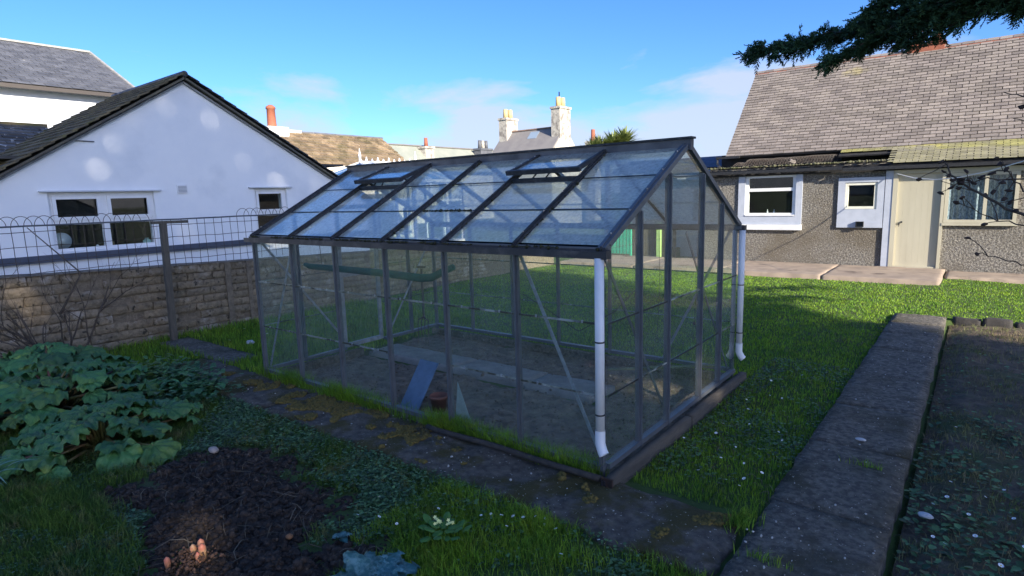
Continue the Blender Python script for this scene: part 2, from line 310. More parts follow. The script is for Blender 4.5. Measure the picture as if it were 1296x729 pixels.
# clods and crumbs of soil: nobody could count them
def lumps(name, spots, smin, smax, m, label, cat='soil', parent=None):
    bm = bmesh.new(); bmesh.ops.create_icosphere(bm, subdivisions=1, radius=1); bv = np.array([v.co[:] for v in bm.verts]); bf = np.array([[v.index for v in f.verts] for f in bm.faces]); bm.free()
    n = len(spots); S = rng.uniform(smin, smax, n) * rng.uniform(.4, 1, n)
    V = bv[None] * S[:, None, None] * rng.uniform(.6, 1.3, (n, 1, 3)) * rng.uniform(.75, 1.25, (n, len(bv), 1)) + np.array(spots)[:, None, :]
    F = bf[None] + (np.arange(n) * len(bv))[:, None, None]
    o = obj(name, npmesh(name, V.reshape(-1, 3), F.reshape(-1, 3), m, True), parent); tag(o, label, cat if parent is None else None, kind='stuff'); return o
sp = []
while len(sp) < 5200:
    x, y = rnd.uniform(-3.1, -.3), rnd.uniform(-2.3, -.75); k = soilmask(x, y)
    if k > 0 and rnd.random() < min(1, k * 3 + .15): sp.append((x, y, soilz(x, y) + .004))
lumps('soil_clods', sp, .006, .028, soil, 'dark crumbly clods on the freshly dug soil patch')
sp = []
while len(sp) < 2600:
    x, y = rnd.uniform(-3.65, -.05), rnd.uniform(.06, 2.28)
    inp = 1.16 < y < 1.62 and x < -.78
    if not inp: sp.append((x, y, ghz(x, y)))
    elif rnd.random() < .35 * (abs(y - 1.39) / .22) ** 2: sp.append((x, y, -.078))
lumps('soil_crumbs', sp, .004, .018, drysoil, 'dry crumbs of soil on the greenhouse floor')

# ------------------------------------------------------------------ paths
def slabmesh(x0, x1, y0, y1, z0, z1, seed, m, st=.05, rough=.012, chip=.02):
    nx = max(2, round((x1 - x0) / st)) + 1; ny = max(2, round((y1 - y0) / st)) + 1; b = MB()
    def P(i, j):
        x = x0 + (x1 - x0) * i / (nx - 1); y = y0 + (y1 - y0) * j / (ny - 1); ex = 0
        if i in (0, nx - 1): x += chip * (nz(x + seed, y, 0, 5) + .5 * nz(x, y + seed, 1, 17)) - (chip * .3 if i else -chip * .3)
        if j in (0, ny - 1): y += chip * (nz(x, y + seed, 3, 5) + .5 * nz(x + seed, y, 1, 17)) - (chip * .3 if j else -chip * .3)
        z = z1 + rough * (nz(x, y, seed, 3) * .6 + nz(x, y, seed, 11) * .4)
        if i in (0, nx - 1) or j in (0, ny - 1): z -= .012
        return (x, y, z)
    G = [[P(i, j) for j in range(ny)] for i in range(nx)]
    for i in range(nx): b.v += G[i]
    for i in range(nx - 1):
        for j in range(ny - 1): b.f.append((i * ny + j, (i + 1) * ny + j, (i + 1) * ny + j + 1, i * ny + j + 1))
    rim = [(i, 0) for i in range(nx)] + [(nx - 1, j) for j in range(1, ny)] + [(i, ny - 1) for i in range(nx - 2, -1, -1)] + [(0, j) for j in range(ny - 2, 0, -1)]
    base = len(b.v); b.v += [(G[i][j][0], G[i][j][1], z0) for i, j in rim]; n = len(rim)
    for k in range(n):
        i, j = rim[k]; i2, j2 = rim[(k + 1) % n]; b.f.append((i * ny + j, base + k, base + (k + 1) % n, i2 * ny + j2))
    return b
def path(name, label, cuts, m, along, lo, hi, zt, zb=-.3, gap=.008, chip=.02, rough=.012, tilt=0):
    root = empty(name, ((cuts[0] if along == 'x' else lo), (lo if along == 'x' else cuts[0]), zb)); tag(root, label, kind='structure')
    for k in range(len(cuts) - 1):
        a, b_ = cuts[k] + gap, cuts[k + 1] - gap; z = zt + rnd.uniform(-.003, .003)
        q = slabmesh(a, b_, lo, hi, zb, z, k * 7.3, m, .06, rough, chip) if along == 'x' else slabmesh(lo, hi, a, b_, zb, z, k * 5.1, m, .06, rough, chip)
        q.build('slab', m, root, True)
    return root
path('front_path', 'mossy concrete path running along the front of the greenhouse', [-5.0, -2.9, .82], mossy_conc, 'x', -.56, .0, -.055, gap=.0, chip=.04, rough=.035)
path('long_path', 'grey concrete slab path running from foreground to the cottage', [-2.6, -1.7, -.6, .3, 1.25, 2.1, 3.0, 4.1, 4.9, 5.55, 6.15], conc, 'y', .85, 1.41, -.05, gap=.002, chip=.014)
path('side_path', 'short strip of concrete path by the brick wall', [-6.35, -5.5, -4.6], conc, 'x', .02, .42, -.085)
path('patio', 'pinkish concrete patio slab in front of the cottage', [-6.4, -4.4, -2.5, -.6, 1.2], conc2, 'x', 9.15, 10.98, -.02, chip=.014, gap=.003)
path('cottage_apron', 'narrow concrete strip under the lace curtain window', [1.21, 2.6, 4.2, 6.0], conc2, 'x', 10.1, 10.98, -.05)
ip = path('greenhouse_path', 'worn grey concrete path inside the greenhouse', [-3.68, -2.4, -1.5, -.78], mat('worn_concrete', (.29, .27, .245), .9, col2=(.19, .175, .155), nscale=5, bump=.4, bscale=40), 'x', 1.18, 1.6, -.075, chip=.012, rough=.006)
# moss cushions on the front path
sp = []
while len(sp) < 8500:
    x, y = rnd.uniform(-4.4, .75), rnd.uniform(-.5, .0)
    if .5 * nz(x, y, 7, 1.6) + .5 * nz(x, y, 1, 7) > -.06 + 1.2 * abs(y + .2 - .06 * math.sin(x * 2.1)) + .25 * (x < -3.6): sp.append((x, y, -.056 + rnd.uniform(-.004, .006)))
lumps('path_moss', sp, .006, .020, mosspath, 'brown green moss cushions on the front path', 'moss')
sp = [(rnd.uniform(-4.8, 1.4), rnd.uniform(-.5, .05), -.045) for _ in range(90)] + [(rnd.uniform(.9, 1.38), rnd.uniform(-2, 5.5), -.038) for _ in range(90)]
lumps('path_grit', sp, .003, .009, mat('pale_grit', (.5, .48, .44), .8), 'pale grit scattered over the concrete paths', 'grit')

# ------------------------------------------------------------------ greenhouse
BW, WG, MID, HE, HR = .622, .4325, .6012, 1.287, 1.904
GL = 6 * BW; GW = 4 * WG + MID; YM = GW / 2; JY = [0, WG, 2 * WG, 2 * WG + MID, 3 * WG + MID, GW]
SL = math.hypot(YM, HR - HE)
def zr(y): return HE + (HR - HE) * (1 - abs(y - YM) / YM)
gr = empty('greenhouse', (-GL / 2, YM, -.1), 'old aluminium greenhouse with dirty glass panes and two open roof vents', 'greenhouse')
def post(name, x, y, z0, z1, face, wd=.029, dp=.03, m=alu):
    b = MB()
    if face == 'y': b.box((x - wd / 2, y - dp / 2, z0), (x + wd / 2, y + dp / 2, z1)); b.box((x - .007, y - dp / 2 - .012, z0), (x + .007, y - dp / 2 - .0005, z1 - .01))
    else: b.box((x - dp / 2, y - wd / 2, z0), (x + dp / 2, y + wd / 2, z1)); b.box((x + dp / 2 + .0005, y - .007, z0), (x + dp / 2 + .012, y + .007, z1 - .01))
    return b.build(name, m, gr)
boltm = MB().tube([(0, 0, 0), (0, 0, .006)], [.006, .004], 6).mesh('bolt', steel)
for i in range(7):
    x = -i * BW
    post('post', x if i else -.02, .0, -.09, HE - .02, 'y')
    if i in (0, 6): post('post', x if i else -.02, GW, -.06, HE - .02, 'y')
    else: post('post', x, GW, -.02, HE - .02, 'y', .026)
for xg in (0, -GL):
    for j in range(1, 5):
        if xg < 0 and j in (2, 3): continue
        post('post', xg, JY[j], -.02, zr(JY[j]) - .02, 'x', .036)
# sills, eaves, ridge
for (p, q) in (((-GL, 0, -.005), (0, 0, -.005)), ((-GL, GW, 0), (0, GW, 0)), ((0, .02, .0), (0, GW - .02, .0)), ((-GL, .02, 0), (-GL, .93, 0)), ((-GL, 1.47, 0), (-GL, GW - .02, 0))):
    MB().bar(p, q, .045, .03).build('sill', alu, gr)
for y in (0, GW):
    s = -1 if y == 0 else 1
    MB().bar((-GL - .03, y, HE - .01), (.03, y, HE - .01), .03, .05).build('eaves_beam', alu, gr)
    g = MB(); x0, x1 = -GL - .06, .05; y0 = y + s * .018; w2 = .055     # open gutter: back, floor, lip
    g.box((x0, y0, HE - .045), (x1, y0 + s * .004, HE + .005)); g.box((x0, y0 + s * .0045, HE - .045), (x1, y0 + s * w2, HE - .040)); g.box((x0, y0 + s * (w2 - .004), HE - .0395), (x1, y0 + s * w2, HE - .004))
    g.box((x1 + .0005, y0, HE - .045), (x1 + .004, y0 + s * w2, HE + .002))
    g.build('gutter', mat('gutter_metal', (.05, .05, .055), .5, .3, col2=(.13, .12, .12), nscale=9, lo=.5, hi=.75), gr)
rb = MB(); rb.bar((-GL - .04, YM, HR + .01), (.04, YM, HR + .01), .055, .075)
rb.build('ridge_beam', mat('ridge_metal', (.16, .155, .16), .5, .35, col2=(.08, .08, .085), nscale=6), gr)
rc = MB(); rc.bar((-GL - .05, YM, HR + .056), (.05, YM, HR + .056), .085, .014); rc.build('ridge_cap', alud, gr)
# rafters (roof glazing bars)
def rp(side, k, off=0.0):            # point on roof slope, k: 0 eave .. 1 ridge, offset out of plane
    y = YM * k if side < 0 else GW - YM * k; nz_ = YM / SL; ny_ = (HR - HE) / SL * side
    return Vector((0, y + ny_ * off, HE + (HR - HE) * k + nz_ * off))
for side in (-1, 1):
    for i in range(7):
        x = -i * BW; end = i in (0, 6)
        a, b_ = rp(side, -.015, .012), rp(side, .975, .012); a.x = b_.x = x + (.0 if end else 0)
        up = Vector((0, side * (HR - HE) / SL, YM / SL))
        q = MB(); q.bar(a, b_, .05 if end else .03, .036 if end else .028, up)
        a2, b2 = a + up * .021, b_ + up * .021; q.bar(a2, b2, .012, .012, up)
        rf = q.build('rafter', alu if end and i == 0 else alud, gr)
        for k in range(5):
            c = a + (b_ - a) * (.1 + k * .2) + up * .028; o = obj('bolt', boltm, rf, c, Vector(up).to_track_quat('Z', 'Y').to_euler(), (1, 1, 1))
# panes
PANEM = {}
def pane_box(w_, h_, m, name='pane'):
    key = (round(w_, 3), round(h_, 3), m.name)
    if key not in PANEM: PANEM[key] = MB().box((-w_ / 2, -.0015, -h_ / 2), (w_ / 2, .0015, h_ / 2)).mesh(name, m)
    return PANEM[key]
RH = HE / 3
for y, s in ((-.004, -1), (GW + .004, 1)):
    for i in range(6):
        for k in range(3):
            if s < 0 and i == 2 and k == 0: continue
            z0 = RH * k + (.006 if k == 0 else 0); z1 = RH * (k + 1) + (.012 if k < 2 else -.035)
            o = obj('pane', pane_box(BW - .02, z1 - z0, G_SIDE), gr, (-(i + .5) * BW, y + s * (.003 * (k % 2)), (z0 + z1) / 2), (0, 0, 0 if s < 0 else math.pi))
            o.rotation_euler.x = rnd.uniform(-.002, .002)
            if k < 2:
                for c in (-.16, .17):           # glass clips at the overlaps
                    MB().box((-(i + .5) * BW + c - .006, y + s * .003, z1 - .012), (-(i + .5) * BW + c + .006, y + s * .008, z1 + .004)).build('glass_clip', steel, gr)
            if k < 2:                            # dirty overlap strip
                MB().box((-(i + 1) * BW + .02, y + s * .0062, z1 - .013), (-i * BW - .02, y + s * .0072, z1 - .001)).build('overlap_seam', mat('overlap_algae', (.20, .21, .16), .8, col2=(.05, .05, .03), nscale=9, lo=.45, hi=.55, col3=(.36, .38, .34), n3scale=5, lo3=.5, hi3=.6), gr)
for xg, s in ((.004, 1), (-GL - .004, -1)):
    for j in range(5):
        if s < 0 and j == 2: continue
        y0, y1 = JY[j] + .008, JY[j + 1] - .008; zt0, zt1 = zr(y0) - .012, zr(y1) - .012; zs = [.006]
        z = RH
        while z < max(zt0, zt1) - .05: zs.append(z); z += RH
        for k, z0 in enumerate(zs):
            ztop = zs[k + 1] + .01 if k + 1 < len(zs) else 9
            poly = [(y0, z0), (y1, z0)]
            def top(y): return min(zr(y) - .012, ztop)
            ys = [y1] + [yy for yy in np.linspace(y1, y0, 41)[1:-1]] + [y0]
            pts = [(y, max(top(y), z0)) for y in ys]; keep = [pts[0]]
            for a in range(1, len(pts) - 1):
                s1 = (pts[a][1] - pts[a - 1][1]) / (pts[a][0] - pts[a - 1][0]); s2 = (pts[a + 1][1] - pts[a][1]) / (pts[a + 1][0] - pts[a][0])
                if abs(s1 - s2) > 1e-4: keep.append(pts[a])
            poly += keep + [pts[-1]]
            poly = [p_ for q_, p_ in enumerate(poly) if q_ == 0 or (abs(p_[0] - poly[q_ - 1][0]) + abs(p_[1] - poly[q_ - 1][1])) > 1e-4]
            if abs(poly[-1][0] - poly[0][0]) + abs(poly[-1][1] - poly[0][1]) < 1e-4: poly.pop()
            xx = xg + s * .003 * (k % 2); n = len(poly); b = MB()
            b.v = [(xx, a, c) for a, c in poly] + [(xx + s * .003, a, c) for a, c in poly]
            b.f = [tuple(range(n)), tuple(range(n, 2 * n))] + [(q, (q + 1) % n, (q + 1) % n + n, q + n) for q in range(n)]
            b.build('pane', G_SIDE, gr)
            if k + 1 < len(zs) and zs[k + 1] < 1.2:
                MB().box((xg + s * .0065, y0 + .012, ztop - .012), (xg + s * .0075, y1 - .012, ztop - .002)).build('overlap_seam', MATS['overlap_algae'] if rnd.random() < .6 else black, gr)
vents = {(-1, 1), (-1, 4)}
for side in (-1, 1):
    for i in range(6):
        for k in range(3):
            if (side, i) in vents and k == 2: continue
            c = rp(side, (k + .5) / 3 + .006, .004 - .004 * (k % 2)); c.x = -(i + .5) * BW
            h_ = SL / 3 + .012 if k < 2 else SL / 3 - .03
            o = obj('pane', pane_box(BW - .028, h_, G_ROOF), gr, c)
            ang = math.atan2(HR - HE, YM)           # tilt the upright pane into the slope, outer side up
            o.rotation_euler = (-(math.pi / 2 - ang), 0, 0) if side < 0 else (-(math.pi / 2 - ang), 0, math.pi)
            if k < 2:
                a = rp(side, (k + 1) / 3 + .002, .009); a2 = a.copy(); a.x = -i * BW - .02; a2.x = -(i + 1) * BW + .02
                MB().bar(a, a2, .012, .0035, (0, side * (HR - HE) / SL, YM / SL)).build('overlap_seam', black, gr)
            if side < 0: 
                MB().bar((-i * BW - .02, rp(side, .012).y, HE + .018), (-(i + 1) * BW + .02, rp(side, .012).y, HE + .018), .01, .012).build('glazing_strip', alud, gr)
# open vents: hinged at the ridge
def vent(i, ang):
    x0, x1 = -i * BW - .0, -(i + 1) * BW + .0
    hy, hz = YM - .02, HR + .008; L = .425; d = Vector((0, -math.cos(ang), -math.sin(ang))); upv = Vector((0, -math.sin(ang), math.cos(ang)))
    h = Vector((0, hy, hz)); e_ = h + d * L
    v = MB()
    v.bar(Vector((x0 - .008, hy, hz)), Vector((x0 - .008, e_.y, e_.z)), .026, .03, upv); v.bar(Vector((x1 + .008, hy, hz)), Vector((x1 + .008, e_.y, e_.z)), .026, .03, upv)
    v.bar((x0 + .02, e_.y, e_.z), (x1 - .02, e_.y, e_.z), .03, .034, upv)
    vf = v.build('roof_vent', alud, gr)
    p = obj('pane', pane_box(BW - .05, L - .03, G_ROOF), vf, ((x0 + x1) / 2, (h.y + e_.y) / 2, (h.z + e_.z) / 2)); p.rotation_euler = (-(math.pi / 2 - ang), 0, 0)
    s1 = rp(-1, 2 / 3, .01); sb = MB(); sb.bar((x0 - .02, s1.y, s1.z), (x1 + .02, s1.y, s1.z), .03, .035, upv); sb.build('vent_sill', alud, gr)
    st = MB(); m_ = (x0 + x1) / 2; st.bar((m_ + .06, e_.y + .02, e_.z - .01), (m_ - .02, s1.y + .02, s1.z), .012, .004); st.bar((m_ - .06, e_.y + .05, e_.z + .01), (m_ - .12, s1.y + .01, s1.z + .012), .018, .006)
    st.build('vent_stay', alud, vf)
    for q in range(4): obj('bolt', boltm, vf, Vector((x1 + .008, 0, 0)) + h + d * L * (.15 + q * .23) + upv * .016, (0, 0, 0))
vent(1, R(19)); vent(4, R(19))
# far gable door, slid open beside its opening
df = MB(); xg = -GL - .03
for y in (.95, 1.45): df.bar((xg, y, 0), (xg, y, 1.55), .04, .03, (1, 0, 0))
for z in (.02, .8, 1.53): df.bar((xg, .97, z), (xg, 1.43, z), .03, .045, (0, 0, 1))
dr = df.build('door', alul, gr); tag(dr, 'sliding greenhouse door with a pale metal frame')
for z0, z1 in ((.05, .78), (.83, 1.5)): obj('pane', pane_box(.46, z1 - z0, G_SIDE), dr, (xg, 1.2, (z0 + z1) / 2), (0, 0, -math.pi / 2))
for p, q in (((-GL + .02, .03, .02), (-GL + BW * .9, .03, 1.2)), ((-GL + .02, .04, 1.25), (-GL + .02, .90, .12)), ((-.05, .04, .04), (-BW, .04, 1.24)),
             ((-.03, .05, 1.25), (-.03, GW * .40, .04)), ((-.04, GW - .05, .02), (-.04, GW * .55, 1.3)), ((-GL + .05, GW - .03, 1.2), (-GL + .04, 1.5, .05)), ((-.05, GW - .03, 1.25), (-BW * 1.05, GW - .03, .03))):
    MB().bar(p, q, .022, .006, (0, 1, 0) if abs(p[1] - q[1]) < .1 else (1, 0, 0)).build('brace', alu if p[0] > -.06 and q[0] > -.06 else alul, gr)
# timber plinth under the near gable with a broken end, a dark block standing for its hollow, and a plank at the far side
pl = slabmesh(.035, .10, -.09, GW * .47, -.22, -.012, 3, dwood, .03, .006, .01); pb = pl.build('plinth_board', dwood, gr, True)
slabmesh(.035, .10, GW * .475, GW + .05, -.22, -.008, 8, dwood, .03, .006, .01).build('plinth_board', dwood, gr, True)
MB().box((.031, -.108, -.2), (.104, -.094, -.01)).build('dark_hollow_end', mat('hollow_end_dark', (.03, .018, .012), .95, col2=(.06, .03, .02), nscale=30, bump=1, bscale=60, bdist=.02), pb)
for k in range(14):
    y = -.10; MB().box((.04 + (k % 4) * .014, y - .012 - rnd.uniform(0, .015), -.19 + (k // 4) * .045), (.049 + (k % 4) * .014, y + .01, -.16 + (k // 4) * .045)).build('splinter', darkvoid, pb)
MB().tube([(x, -.095 + .01 * nz(x, 0, 0, 2), -.028 + .008 * nz(x, 3, 0, 2)) for x in np.linspace(-1.4, .02, 16)], .020, 8).build('base_rail', mat('dark_rail', (.03, .027, .025), .85, col2=(.06, .05, .04), nscale=20, bump=.6, bscale=40), gr, True)
MB().box((-GL, GW - .1, -.1), (-.05, GW - .04, -.03)).build('inner_kerb', conc, gr)
MB().box((-GL + .04, .1, -.1), (-GL + .09, 1.1, -.02)).build('inner_kerb', conc, gr)
# dirt and moss crusted along gutter and glazing bars
sp = []
for i in range(7):
    for _ in range(60 if i in (1, 2, 3) else 22):
        k = rnd.random() ** 1.2; c = rp(-1, k, .012); sp.append((-i * BW + rnd.choice((-.018, .018)) + rnd.uniform(-.004, .004), c.y, c.z))
for _ in range(900):
    x = -rnd.uniform(0, GL)
    if nz(x, 0, 0, 3) > -.15: sp.append((x, rnd.uniform(-.03, .0), HE + .004 + .008 * max(0, nz(x, 0, 5, 8))))
for _ in range(150): c = rp(-1, .335, .008); sp.append((-BW * 2 - rnd.uniform(0, BW), c.y + rnd.uniform(-.006, .006), c.z))
lumps('roof_dirt', sp, .005, .014, moss, None, parent=gr)

# ------------------------------------------------------------------ things in and on the greenhouse
def downpipe(x, y, zt, zb, label, out):
    t = empty('downpipe', (x, y, zb), label, 'drainpipe')
    MB().tube([(x, y, zt), (x, y, zb + .14)], .0265, 20).build('pipe', upvc, t, True)
    MB().tube([(x, y, zb + .15), (x, y, zb + .07), (x + out[0] * .010, y + out[1] * .01, zb + .045), (x + out[0] * .02, y + out[1] * .02, zb + .024), (x + out[0] * .034, y + out[1] * .034, zb + .008)], .0295, 20, cap=False).build('elbow', upvc, t, True)
    MB().tube([(x + out[0] * .016, y + out[1] * .016, zb + .034), (x + out[0] * .028, y + out[1] * .028, zb + .016)], .0255, 16).build('dark_mouth', darkvoid, t)
    for z in ((zt + zb) * .57, zb + .24): MB().tube([(x, y, z), (x, y, z + .009)], .0285, 20).build('clip_band', black, t)
    return t
downpipe(.0, -.055, HE - .04, .10, 'white plastic downpipe at the near corner of the greenhouse', (.9, -.3))
downpipe(.035, GW + .02, HE - .04, .10, 'white downpipe at the rear right corner of the greenhouse', (1, .4))
# hanging foam-sleeved pipe
hp = empty('foam_pipe', (-2.5, .35, .98), 'pipe in a green foam sleeve hanging inside the greenhouse', 'pipe')
MB().tube([(-3.48, .35, 1.0), (-3.40, .35, .985), (-2.9, .35, .985), (-2.3, .35, .98), (-1.86, .35, .968), (-1.74, .35, .98), (-1.62, .35, 1.03), (-1.50, .35, 1.075)], [.018, .027, .03, .032, .033, .032, .028, .024], 14).build('sleeve', foam, hp, True)
for x in (-3.2, -1.6): MB().tube([(x, .35, 1.0), (x + .01, .33, 1.25)], .003, 5).build('hanging_wire', wirem, hp)
# leaning board and broken pane
bd = MB().hexa([(-2.02, .18, -.09), (-1.79, .16, -.09), (-1.79, .17, -.09), (-2.02, .19, -.09), (-2.06, .48, .24), (-1.83, .46, .24), (-1.83, .47, .235), (-2.06, .49, .235)])
o = bd.build('leaning_board', bluepanel); tag(o, 'blue grey flat board leaning inside the front panes of the greenhouse', 'board')
o.location = (.0, .0, 0)
sh = MB(); P3 = [Vector((-1.28, .06, -.09)), Vector((-1.06, .05, -.09)), Vector((-1.27, .10, .27))]
sh.v = [tuple(p_) for p_ in P3] + [tuple(p_ + Vector((0, .004, 0))) for p_ in P3]; sh.f = [(0, 1, 2), (5, 4, 3), (0, 3, 4, 1), (1, 4, 5, 2), (2, 5, 3, 0)]
tag(sh.build('glass_shard', mat('cloudy_glass', (.30, .37, .35), .3, col2=(.22, .28, .26), nscale=9)), 'pointed triangular piece of broken glass standing inside the front panes', 'broken glass')
def pot(loc, r, h, label):
    b = MB(); prof = [(0, 0), (r * .7, 0), (r * .92, h * .8), (r, h * .8), (r * 1.03, h), (r * .92, h), (r * .85, h * .75), (0, h * .7)]; n = 20; b.v = []
    for (rr, z) in prof:
        for k in range(n): a = 2 * math.pi * k / n; b.v.append((loc[0] + rr * math.cos(a), loc[1] + rr * math.sin(a), loc[2] + z))
    for i in range(len(prof) - 1):
        for k in range(n): b.f.append((i * n + k, i * n + (k + 1) % n, (i + 1) * n + (k + 1) % n, (i + 1) * n + k))
    return tag(b.build('plant_pot', potm, None, True), label, 'plant pot')
pot((-1.70, .32, -.1), .075, .13, 'small terracotta pot beside the leaning board in the greenhouse')
# garden fork standing in the soil
fk = empty('garden_fork', (-3.32, 1.72, -.1), 'garden fork standing upright in the soil near the greenhouse door', 'garden fork')
MB().tube([(-3.32, 1.72, .25), (-3.36, 1.76, .80)], [.014, .013], 8).build('shaft', wood, fk)
MB().tube([(-3.41, 1.74, .82), (-3.31, 1.78, .82)], .014, 8).build('handle', wood, fk)
for k in range(4):
    x = -3.41 + k * .055; MB().tube([(-3.33, 1.73, .25), (x, 1.72, .21), (x, 1.71, .16), (x + .002, 1.70, -.08)], [.007, .006, .005, .003], 6).build('tine', wirem, fk)
# hanging cords with a ring
for (x, y, z0, z1, lab) in ((-.55, 1.95, 1.25, .30, 'string with a wire ring hanging from the rear greenhouse eaves'), (-.25, 2.05, 1.2, .47, 'string with a small weight hanging near the rear greenhouse corner')):
    t = empty('hanging_string', (x, y, z0), lab, 'string'); MB().tube([(x, y, z0), (x + .01, y, (z0 + z1) / 2), (x - .01, y, z1)], .0018, 5).build('cord', wirem, t)
    if z1 < .4: MB().tube([(x - .01 + .02 * math.cos(a), y, z1 - .02 + .02 * math.sin(a)) for a in np.linspace(0, 2 * math.pi, 14)], .0022, 5).build('ring', wirem, t)
    else: MB().tube([(x - .01, y, z1), (x - .01, y, z1 - .02), (x - .01, y, z1 - .035)], [.004, .016, .006], 8).build('weight', wirem, t)
tw = MB().tube([(-.622, .06, .98), (-.45, .07, .90), (-.22, .06, .79), (-.2, .06, .79), (.0 - .04, .2, .9), (-.02, .43, 1.0)], .0028, 5)
tag(tw.build('tied_string', wirem), 'dark string tied across the near corner inside the greenhouse', 'string')
o = MB().bar((-.95, 1.75, .0), (-.10, 2.2, .06), .05, .012).build('loose_slat', mat('mossy_slat', (.17, .2, .12), .9, col2=(.08, .09, .05), nscale=9)); tag(o, 'mossy wooden slat lying across the soil at the back of the greenhouse', 'slat')
# dry plant litter in the greenhouse
def stems(name, n, xr, yr, zf, length, m, label, mask=None, lift=.02, rad=.0012):
    V = []; F = []; c = 0
    while c < n:
        x, y = rnd.uniform(*xr), rnd.uniform(*yr)
        if mask and not mask(x, y): continue
        a = rnd.uniform(0, 6.28); L = length * rnd.uniform(.4, 1.3); bnd = rnd.uniform(-1, 1); prev = None; r_ = rad * rnd.uniform(.7, 1.6)
        for k in range(5):
            t_ = k / 4; aa = a + bnd * t_; px, py = x + L * t_ * math.cos(aa), y + L * t_ * math.sin(aa); pz = zf(px, py) + r_ + lift * math.sin(math.pi * t_) * rnd.uniform(.3, 1.2)
            nx_, ny_ = -math.sin(aa) * r_, math.cos(aa) * r_
            V += [(px + nx_, py + ny_, pz), (px - nx_, py - ny_, pz + r_ * .6)]
            if k: q = len(V); F.append((q - 4, q - 3, q - 1, q - 2))
        c += 1
    return tag(obj(name, npmesh(name, np.array(V), np.array(F), m)), label, 'stems', kind='stuff')
stems('dry_litter', 260, (-2.2, -.3), (1.65, 2.2), ghz, .12, mat('pale_litter', (.34, .28, .17), .9, col2=(.2, .16, .1), nscale=5, island=.3), 'dry straw litter on the soil inside the greenhouse')
stems('dead_stalks', 240, (-2.9, -.2), (-2.3, -.8), lambda x, y: max(soilz(x, y), gh(x, y)), .22, straw, 'dead roots and stalks lying over the dug soil', lambda x, y: -.25 < soilmask(x, y) < .9, .03, .0016)
stems('bed_stalks', 2200, (1.48, 3.2), (.3, 6), bedz, .12, straw, 'dead grass stalks on the bed right of the long path', None, .02)

# ------------------------------------------------------------------ buildings
def holes_wall(b, ax, c0, c1, a0, a1, z0, topf, holes, nodes=()):
    """wall prism columns between c0 and c1 (thickness) along a0..a1, open at holes (a0,a1,z0,z1); topf(a) gives the top"""
    cuts = sorted(set([a0, a1] + [h[0] for h in holes] + [h[1] for h in holes] + [q for q in nodes if a0 < q < a1]))
    def bx(u0, u1, zb, zt0, zt1, lo0=None, lo1=None):
        l0 = zb if lo0 is None else lo0; l1 = zb if lo1 is None else lo1
        if ax == 'y': b.hexa([(u0, c0, l0), (u1, c0, l1), (u1, c1, l1), (u0, c1, l0), (u0, c0, zt0), (u1, c0, zt1), (u1, c1, zt1), (u0, c1, zt0)])
        else: b.hexa([(c0, u0, l0), (c0, u1, l1), (c1, u1, l1), (c1, u0, l0), (c0, u0, zt0), (c0, u1, zt1), (c1, u1, zt1), (c1, u0, zt0)])
    for k in range(len(cuts) - 1):
        u0, u1 = cuts[k], cuts[k + 1]; mid = (u0 + u1) / 2; hz = sorted([(h[2], h[3]) for h in holes if h[0] < mid < h[1]]); zb = z0
        for (ha, hb) in hz:
            if ha > zb + 1e-4: bx(u0, u1, zb, ha, ha)
            zb = hb
        bx(u0, u1, zb, topf(u0), topf(u1))
    return b
def roof_slab(b, p00, p10, p11, p01, th):      # quad with thickness below
    P_ = [Vector(p) for p in (p00, p10, p11, p01)]; n = (P_[1] - P_[0]).cross(P_[3] - P_[0]).normalized()
    if n.z < 0: n = -n
    b.hexa([p - n * th for p in P_] + P_); return b
SLATE_MESH = {}
